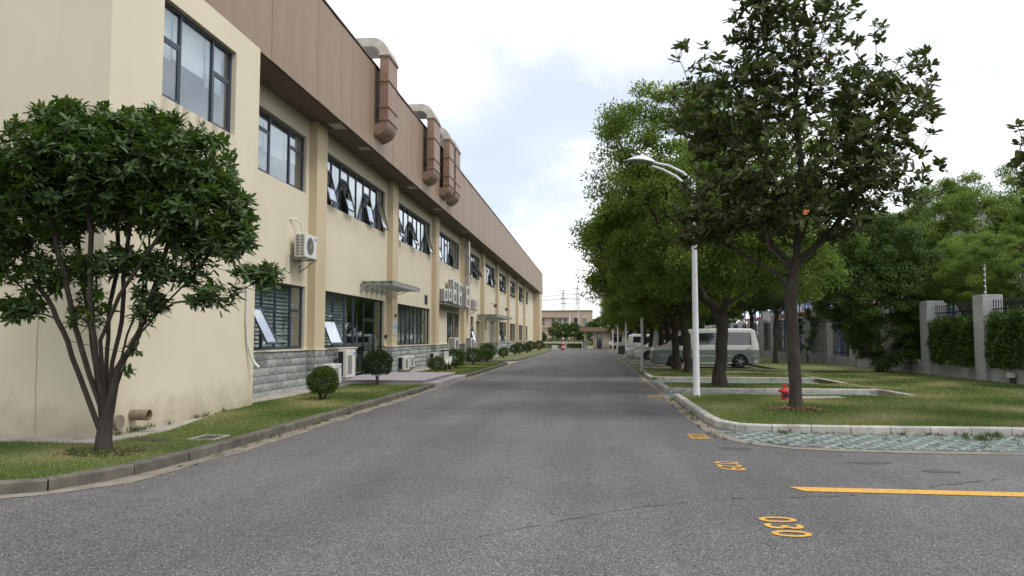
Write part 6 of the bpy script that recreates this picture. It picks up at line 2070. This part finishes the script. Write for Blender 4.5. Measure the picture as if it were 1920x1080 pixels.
gl = [(-30, 6.2), (-9, 6.4), (-6.5, 6.72), (-5.7, 7.2), (-5.35, 7.8), (-5.22, 8.7), (-5.16, 12), (-5.13, 22.8), (-7.5, 22.8), (-7.5, 15.1), (-6.6, 11.1), (-6.8, 9.72), (-30, 9.72)]
gl = [(max(x_, -9.5), y_) for x_, y_ in gl]
blades('grass', gl, 2600, .098, 701)
blades('grass', [(-7.5, 28.7), (-5.14, 28.7), (-5.14, 43.4), (-7.5, 43.4)], 900, .098, 702)
blades('grass', [(2.2, 14.1), (2.25, 13.6), (2.55, 13.02), (3, 12.92), (12, 13.0), (12.9, 19.0), (8.4, 19.65), (2.2, 19.65)], 1700, .11, 703)
blades('grass', [(8.0, 19.75), (13.0, 19.2), (13.0, 34), (8.3, 34)], 550, .11, 704)
blades('grass', [(2.25, 22.2), (7.85, 22.2), (7.85, 24.6), (2.2, 24.6)], 800, .11, 705)
blades('grass', [(2.3, 28.4), (7.9, 28.4), (7.9, 35.8), (2.3, 35.8)], 500, .11, 706)
# ---------------------------------------------------------------- vehicles
def interp(pts, x):
    if x <= pts[0][0]: return pts[0][1]
    for (a, za_), (b, zb) in zip(pts, pts[1:]):
        if x <= b:
            u = (x - a) / max(1e-9, b - a)
            return za_ + (zb - za_) * u
    return pts[-1][1]

def vehicle(label, L_, W, wheels, Rw, belt, top, roofk, sidewins, glassx, paint, lower=None, split=0.6, lamps='front', group='vehicles parked in the bays', cat='car', name='parked_car', headz=(0.62, 0.78), tail=None):
    """front at x=0, length along +x"""
    t = proto(name, label, cat, group)
    xs_ = sorted(set([round(L_ * i / 60, 4) for i in range(61)] + [p[0] for p in belt] + [p[0] for p in top] + [0.02, 0.06, 0.12, L_ - .02, L_ - .06, L_ - .12]))
    xs_ = [x for x in xs_ if 0 <= x <= L_]
    zb0 = 0.22
    def zb(x):
        z = zb0
        for wx in wheels:
            d = abs(x - wx)
            if d < Rw + 0.06: z = max(z, math.sqrt((Rw + .06) ** 2 - d * d) + Rw - 0.02)
        return z
    def wplan(x):
        e = min(x, L_ - x)
        k = 1.0
        if e < 0.5: k = 1 - 0.16 * (1 - e / 0.5) ** 2.4
        return W / 2 * k
    def sect(x):
        w = wplan(x); a = zb(x); s = interp(belt, x); tp = interp(top, x)
        s = min(s, tp - 0.015)
        a = min(a, s - .06)
        sp_ = min(max(split, a + .03), s - .03)
        wr_ = w * (1 - (1 - roofk) * min(1, max(0, (tp - s) / 0.5)))
        return [(w * .93, a - .0), (w * .99, a + .02), (w, sp_ - 0.001 if sp_ > a + .03 else sp_), (w * 1.0, sp_), (w * .975, s), (wr_, tp - min(.07, (tp - s) * .3)), (wr_ - .10, tp), (0, tp + .015)]
    secs = [sect(x) for x in xs_]
    b = MB(); n = len(xs_); k = 8
    for sgn in (1, -1):
        base = len(b.v)
        for x, s in zip(xs_, secs):
            for (w, z) in s: b.v.append((x, sgn * w, z))
        for i in range(n - 1):
            for j in range(k - 1):
                q = (base + i * k + j, base + (i + 1) * k + j, base + (i + 1) * k + j + 1, base + i * k + j + 1)
                b.f.append(q if sgn < 0 else q[::-1]); b.m.append(1 if (lower and j < 3) else 0)
        for i in (0, n - 1):
            q = [base + i * k + j for j in range(k)] + [len(b.v) + 0]
    # end caps
    for i in (0, n - 1):
        s = secs[i]; x = xs_[i]
        for j in range(k - 2):
            pts = [(x, -s[j][0], s[j][1]), (x, s[j][0], s[j][1]), (x, s[j + 1][0], s[j + 1][1]), (x, -s[j + 1][0], s[j + 1][1])]
            b.poly(pts if i == 0 else pts[::-1], 1 if (lower and j < 3) else 0)
    b.box(0.15, L_ - .15, -W / 2 * .86, W / 2 * .86, .2, .45, 2)
    b.obj('body', [paint, lower or paint, 'black'], t, smooth=32)
    def surf(x, u, sgn, off):
        s = sect(x); p3, p4 = s[4], s[5]
        w = p3[0] + (p4[0] - p3[0]) * u; z = p3[1] + (p4[1] - p3[1]) * u
        return (x, sgn * (w + off), z)
    for (xa, xb, ua, ub, ska, skb) in sidewins:
        for sgn in (1, -1):
            g = MB(); m = 8
            for q in range(m):
                x0, x1 = xa + (xb - xa) * q / m, xa + (xb - xa) * (q + 1) / m
                # slanted ends
                def X_(x, u):
                    f = (x - xa) / (xb - xa)
                    return x + (ska * (1 - f) + skb * f) * u
                pts = [surf(X_(x0, ua), ua, sgn, .006), surf(X_(x1, ua), ua, sgn, .006), surf(X_(x1, ub), ub, sgn, .006), surf(X_(x0, ub), ub, sgn, .006)]
                g.poly(pts if sgn < 0 else pts[::-1])
            g.obj('side_window', 'carglass', t)
    for nm, xa, xb in glassx:
        g = MB(); m = 6
        def top_pt(x, f):
            s = sect(x); return (x, f * (s[6][0] - .02), s[6][1] + .02)
        for q in range(m):
            x0, x1 = xa + (xb - xa) * q / m, xa + (xb - xa) * (q + 1) / m
            for f0, f1 in ((-1, -.5), (-.5, 0), (0, .5), (.5, 1)):
                g.poly([top_pt(x0, f0), top_pt(x1, f0), top_pt(x1, f1), top_pt(x0, f1)][::-1])
        g.obj(nm, 'carglass', t)
    for wx in wheels:
        for sgn in (1, -1):
            y_ = sgn * (W / 2 - .13)
            w_ = MB().lathe([(Rw * .62, -.11), (Rw * .93, -.11), (Rw, -.07), (Rw, .07), (Rw * .93, .11), (Rw * .62, .11)], (wx, y_, Rw), 24, 0, axis=1).obj('wheel', 'tyre', t, smooth=40)
            r_ = MB(); r_.lathe([(Rw * .6, -.105), (Rw * .62, .0), (Rw * .6, .105)], (wx, y_, Rw), 20, 0, axis=1)
            for q in range(5):
                a = 2 * math.pi * q / 5
                r_.tube([(wx, y_ + sgn * .11, Rw), (wx + Rw * .58 * math.cos(a), y_ + sgn * .10, Rw + Rw * .58 * math.sin(a))], 0.03, n=5)
            r_.obj('rim', 'rim', w_)
    # lamps, grille, bumpers
    z0, z1 = headz
    def front_patch(nm, ya, yb, za_, zb_, mat, xend=0, m=5, depth=0.0):
        g = MB()
        for q in range(m):
            y0, y1 = ya + (yb - ya) * q / m, ya + (yb - ya) * (q + 1) / m
            def fx(y, z):
                # follow the plan rounding back from the end
                w_ = W / 2
                e = 0.0
                for st in range(26):
                    x = st * .02
                    if wplan(x) >= abs(y): e = x; break
                    e = x
                zt_ = interp(top, e)
                while interp(top, e) < z and e < .8: e += .02
                return (e - .008) if xend == 0 else (L_ - e + .008)
            pts = [(fx(y0, za_), y0, za_), (fx(y1, za_), y1, za_), (fx(y1, zb_), y1, zb_), (fx(y0, zb_), y0, zb_)]
            g.poly(pts if xend else pts[::-1])
        g.obj(nm, mat, t)
    for sgn in (1, -1):
        front_patch('headlight', sgn * W * .27, sgn * W * .485, z0, z1, 'lampglass')
        tz = tail or (0.75, 1.05)
        front_patch('tail_light', sgn * W * .36, sgn * W * .455, tz[0], tz[1], 'taillamp', xend=1)
    front_patch('grille', -W * .22, W * .22, z0 + .0, z1 - .05, 'black')
    front_patch('bumper_intake', -W * .34, W * .34, .28, .40, 'black')
    front_patch('number_plate', -.22, .22, .44, .55, 'blue')
    g = MB()
    for sgn in (1, -1):
        mx_ = sidewins[0][0] + .15; s = sect(mx_)
        y_ = sgn * (s[4][0] + .1)
        g.box(mx_ - .06, mx_ + .06, y_ - .09, y_ + .09, s[4][1] + .0, s[4][1] + .15)
    g.obj('mirror', 'black', t, bevel=.02)
    # door seams and handles
    for (xa, xb, ua, ub, ska, skb) in sidewins:
        s = sect(xb)
        for sgn in (1, -1):
            g = MB(); g2 = MB()
            g.box(xb - .004, xb + .004, sgn * W / 2 * .985 - .006, sgn * W / 2 * .985 + .022 * 1 if sgn > 0 else sgn * W / 2 * .985 + .006, .35, interp(belt, xb))
            g2.box(xb - .26, xb - .12, sgn * W / 2 - .002 if sgn > 0 else sgn * W / 2 - .02, sgn * W / 2 + .02 if sgn > 0 else sgn * W / 2 + .002, interp(belt, xb) - .14, interp(belt, xb) - .11)
            g.obj('door_seam', 'dgrey', t); g2.obj('door_handle', 'dgrey', t)
    return t
def paint(name, c, rough=.28):
    return pmat(name, c, (c[0] * .92, c[1] * .92, c[2] * .92), 2, rough, coat=.7)
P_W = paint('white_car_paint', (.74, .75, .74)); P_OFF = paint('ivory_van_paint', (.60, .61, .59)); P_GR = paint('sage_green_paint', (.17, .225, .205)); P_S = paint('silver_car_paint', (.40, .42, .43)); P_D = paint('dark_grey_car_paint', (.05, .06, .075)); P_B = paint('black_car_paint', (.012, .013, .015))
van = vehicle('white over sage green minibus parked side-on behind the tree trunks', 5.35, 1.86, (1.15, 4.38), .33,
    [(0, .86), (.5, 1.0), (1.0, 1.08), (5.35, 1.10)], [(0, .93), (.08, 1.02), (.58, 1.13), (.72, 1.22), (1.42, 1.88), (1.75, 1.97), (3.5, 2.03), (5.0, 2.01), (5.2, 1.92), (5.35, 1.25)], .80,
    [(.95, 1.95, .08, .82, .45, .0), (2.1, 3.55, .12, .82, 0, 0), (3.72, 4.98, .10, .84, 0.02, -.03)], [('windscreen', .70, 1.42)], P_OFF, P_GR, split=.92, cat='van', name='parked_minibus', headz=(.70, .92), group=None, tail=(.8, 1.2))
for sgn in (1, -1):
    g = MB(); g.box(.35, .78, sgn * .925 - .012, sgn * .925 + .012, .62, .66); g.box(1.55, 3.98, sgn * .925 - .012, sgn * .925 + .012, .60, .64); g.box(4.78, 5.2, sgn * .905 - .012, sgn * .905 + .012, .62, .66)
    g.obj('trim_strip', P_OFF, van)
    MB().box(1.55, 3.98, sgn * .90 - .03, sgn * .90 + .03, .22, .29).obj('side_step', P_OFF, van)
    MB().box(4.85, 5.25, sgn * .86 - .03, sgn * .86 + .03, .26, .40).obj('bumper_end', P_OFF, van)
    MB().box(2.05, 2.06, sgn * .93 - .008, sgn * .93 + .004, .35, 1.86).obj('door_seam', 'dgrey', van)
    MB().box(3.64, 3.65, sgn * .93 - .008, sgn * .93 + .004, .35, 1.86).obj('door_seam', 'dgrey', van)
    g = MB(); g.poly([(.06, sgn * .80, .74), (.5, sgn * .918, .78), (.42, sgn * .905, .98), (.09, sgn * .81, .93)][::(1 if sgn > 0 else -1)]); g.obj('headlight', 'lampglass', van)
for c_ in van.children:
    if c_.name.startswith('wheel'):
        for d_ in c_.children:
            d_.data = d_.data.copy(); d_.data.materials[0] = M['mgrey']
van.location = (3.0, 40.0, .03)
sedan = vehicle('nearer white sedan nosing towards the road, just past the minibus', 4.6, 1.80, (.92, 3.6), .33,
    [(0, .58), (.6, .80), (1.4, .90), (3.6, .96), (4.6, .92)], [(0, .66), (.25, .76), (1.25, .93), (1.4, .97), (2.05, 1.38), (2.5, 1.44), (3.2, 1.43), (4.0, 1.10), (4.5, 1.02), (4.6, .92)], .72,
    [(1.72, 2.55, .1, .82, .25, 0), (2.66, 3.5, .1, .82, 0, -.15)], [('windscreen', 1.42, 2.02), ('rear_window', 3.28, 3.95)], P_W)
place(sedan, False, (2.75, 51.6, .03))
place(sedan, True, (2.55, 59.5, .03), label='farther white sedan nosing towards the road, in front of the silver van')
def repaint(root, m):
    for c in root.children:
        if c.name.startswith('body'):
            c.data = c.data.copy(); c.data.materials[0] = m; c.data.materials[1] = m
dark = place(sedan, True, (2.75, 76.2, .03), label='dark grey car nosing towards the road beside the fourth lamp'); repaint(dark, P_D)
place(sedan, True, (2.5, 84, .03), label='white car with its nose out, fourth white car from the near end')
bl = place(sedan, True, (2.4, 92, .03), label='black car at the far end of the parked row'); repaint(bl, P_B)
mpv = vehicle('silver white van with its red tail lamp towards the road', 5.0, 1.85, (.95, 3.9), .33,
    [(0, .8), (.6, .98), (5.0, 1.08)], [(0, .86), (.3, .96), (1.0, 1.10), (1.9, 1.78), (2.3, 1.86), (4.7, 1.86), (4.9, 1.72), (5.0, 1.1)], .82,
    [(1.5, 2.3, .1, .82, .25, 0), (2.42, 3.5, .1, .82, 0, 0), (3.6, 4.6, .1, .82, 0, -.1)], [('windscreen', 1.05, 1.86)], P_W, cat='van', name='parked_van', tail=(.85, 1.15))
place(mpv, False, (8.0, 67.2, .03), rz=math.pi)
place(mpv, True, (9.8, 57.0, .03), rz=math.pi, label='tall white van deeper in the bays behind the second white sedan', sc_=(1.1, 1.05, 1.1))
o = MB().box(2.3, 3.0, 71.5, 72.3, .03, .85).obj('waste_bin', 'dgrey', bevel=.03); tag(o, 'dark square waste bin standing before the dark grey car', 'bin')

# ---------------------------------------------------------------- seated guard beside the gatehouse wall
def limb_chain(edges, verts, radii, name, mats, parent, split_fn=None):
    me = bpy.data.meshes.new(name); me.from_pydata(verts, edges, [])
    o = bpy.data.objects.new(name, me); COL.objects.link(o)
    s = o.modifiers.new('skin', 'SKIN')
    for v, r in zip(me.skin_vertices[0].data, radii): v.radius = r
    me.skin_vertices[0].data[0].use_root = True
    o.modifiers.new('sub', 'SUBSURF').levels = 2
    o.modifiers['sub'].render_levels = 2
    dg = bpy.context.evaluated_depsgraph_get()
    m2_ = bpy.data.meshes.new_from_object(o.evaluated_get(dg))
    bpy.data.objects.remove(o)
    for q in mats: m2_.materials.append(M[q])
    if split_fn:
        for p in m2_.polygons: p.material_index = split_fn(p.center)
    m2_.shade_smooth()
    o2 = bpy.data.objects.new(name, m2_); COL.objects.link(o2); o2.parent = parent
    return o2
pp = thing('person', 'person in a white shirt and dark trousers sitting beside the gatehouse wall', 'person', (2.35, 103.9, 0))
vv = [(0, 0, .50), (0, 0, .72), (0, .02, .95), (0, -.0, 1.08), (0, -.02, 1.16), (0, -.03, 1.27), (0, -.01, 1.36),
      (.10, -.05, .50), (.12, -.42, .50), (.12, -.44, .10), (.13, -.58, .05), (-.10, -.05, .50), (-.12, -.42, .50), (-.12, -.44, .10), (-.13, -.58, .05),
      (.20, 0, 1.03), (.25, -.08, .80), (.16, -.30, .66), (.13, -.38, .64), (-.20, 0, 1.03), (-.25, -.08, .80), (-.16, -.30, .66), (-.13, -.38, .64)]
ee = [(0, 1), (1, 2), (2, 3), (3, 4), (4, 5), (5, 6), (0, 7), (7, 8), (8, 9), (9, 10), (0, 11), (11, 12), (12, 13), (13, 14), (2, 15), (15, 16), (16, 17), (17, 18), (2, 19), (19, 20), (20, 21), (21, 22)]
rad = [(.15, .12), (.14, .11), (.15, .11), (.07, .07), (.05, .05), (.085, .10), (.07, .08), (.085, .085), (.07, .07), (.045, .045), (.04, .03), (.085, .085), (.07, .07), (.045, .045), (.04, .03), (.06, .06), (.045, .045), (.035, .035), (.035, .025), (.06, .06), (.045, .045), (.035, .035), (.035, .025)]
def spl(c):
    if c.z > 1.11 : return 2
    if c.y < -.27 and .55 < c.z < .75: return 2
    return 0 if c.z > .56 else 1
limb_chain(ee, vv, rad, 'body', ['cloth_white', 'cloth_dark', 'skin'], pp, spl)
MB().lathe([(0.0, .13), (.07, .11), (.095, .05), (.098, -.01), (.08, -.04)][::-1], (2.35, 103.9, 1.33), 14).obj('hair', 'black', pp, smooth=60)
st = thing('stool', 'small dark stool under the seated person at the gatehouse', 'stool', (2.35, 103.95, 0))
MB().box(2.15, 2.55, 103.78, 104.15, .36, .41).obj('seat', 'dgrey', st)
for a, b in ((2.17, 103.8), (2.5, 103.8), (2.17, 104.1), (2.5, 104.1)): MB().box(a, a + .03, b, b + .03, 0, .36).obj('leg', 'dgrey', st)

# ---------------------------------------------------------------- tidy: prototypes' parts and orphaned helper data
for o in list(bpy.data.objects):
    if o.type == 'MESH' and len(o.data.vertices) == 0:
        bpy.data.objects.remove(o)
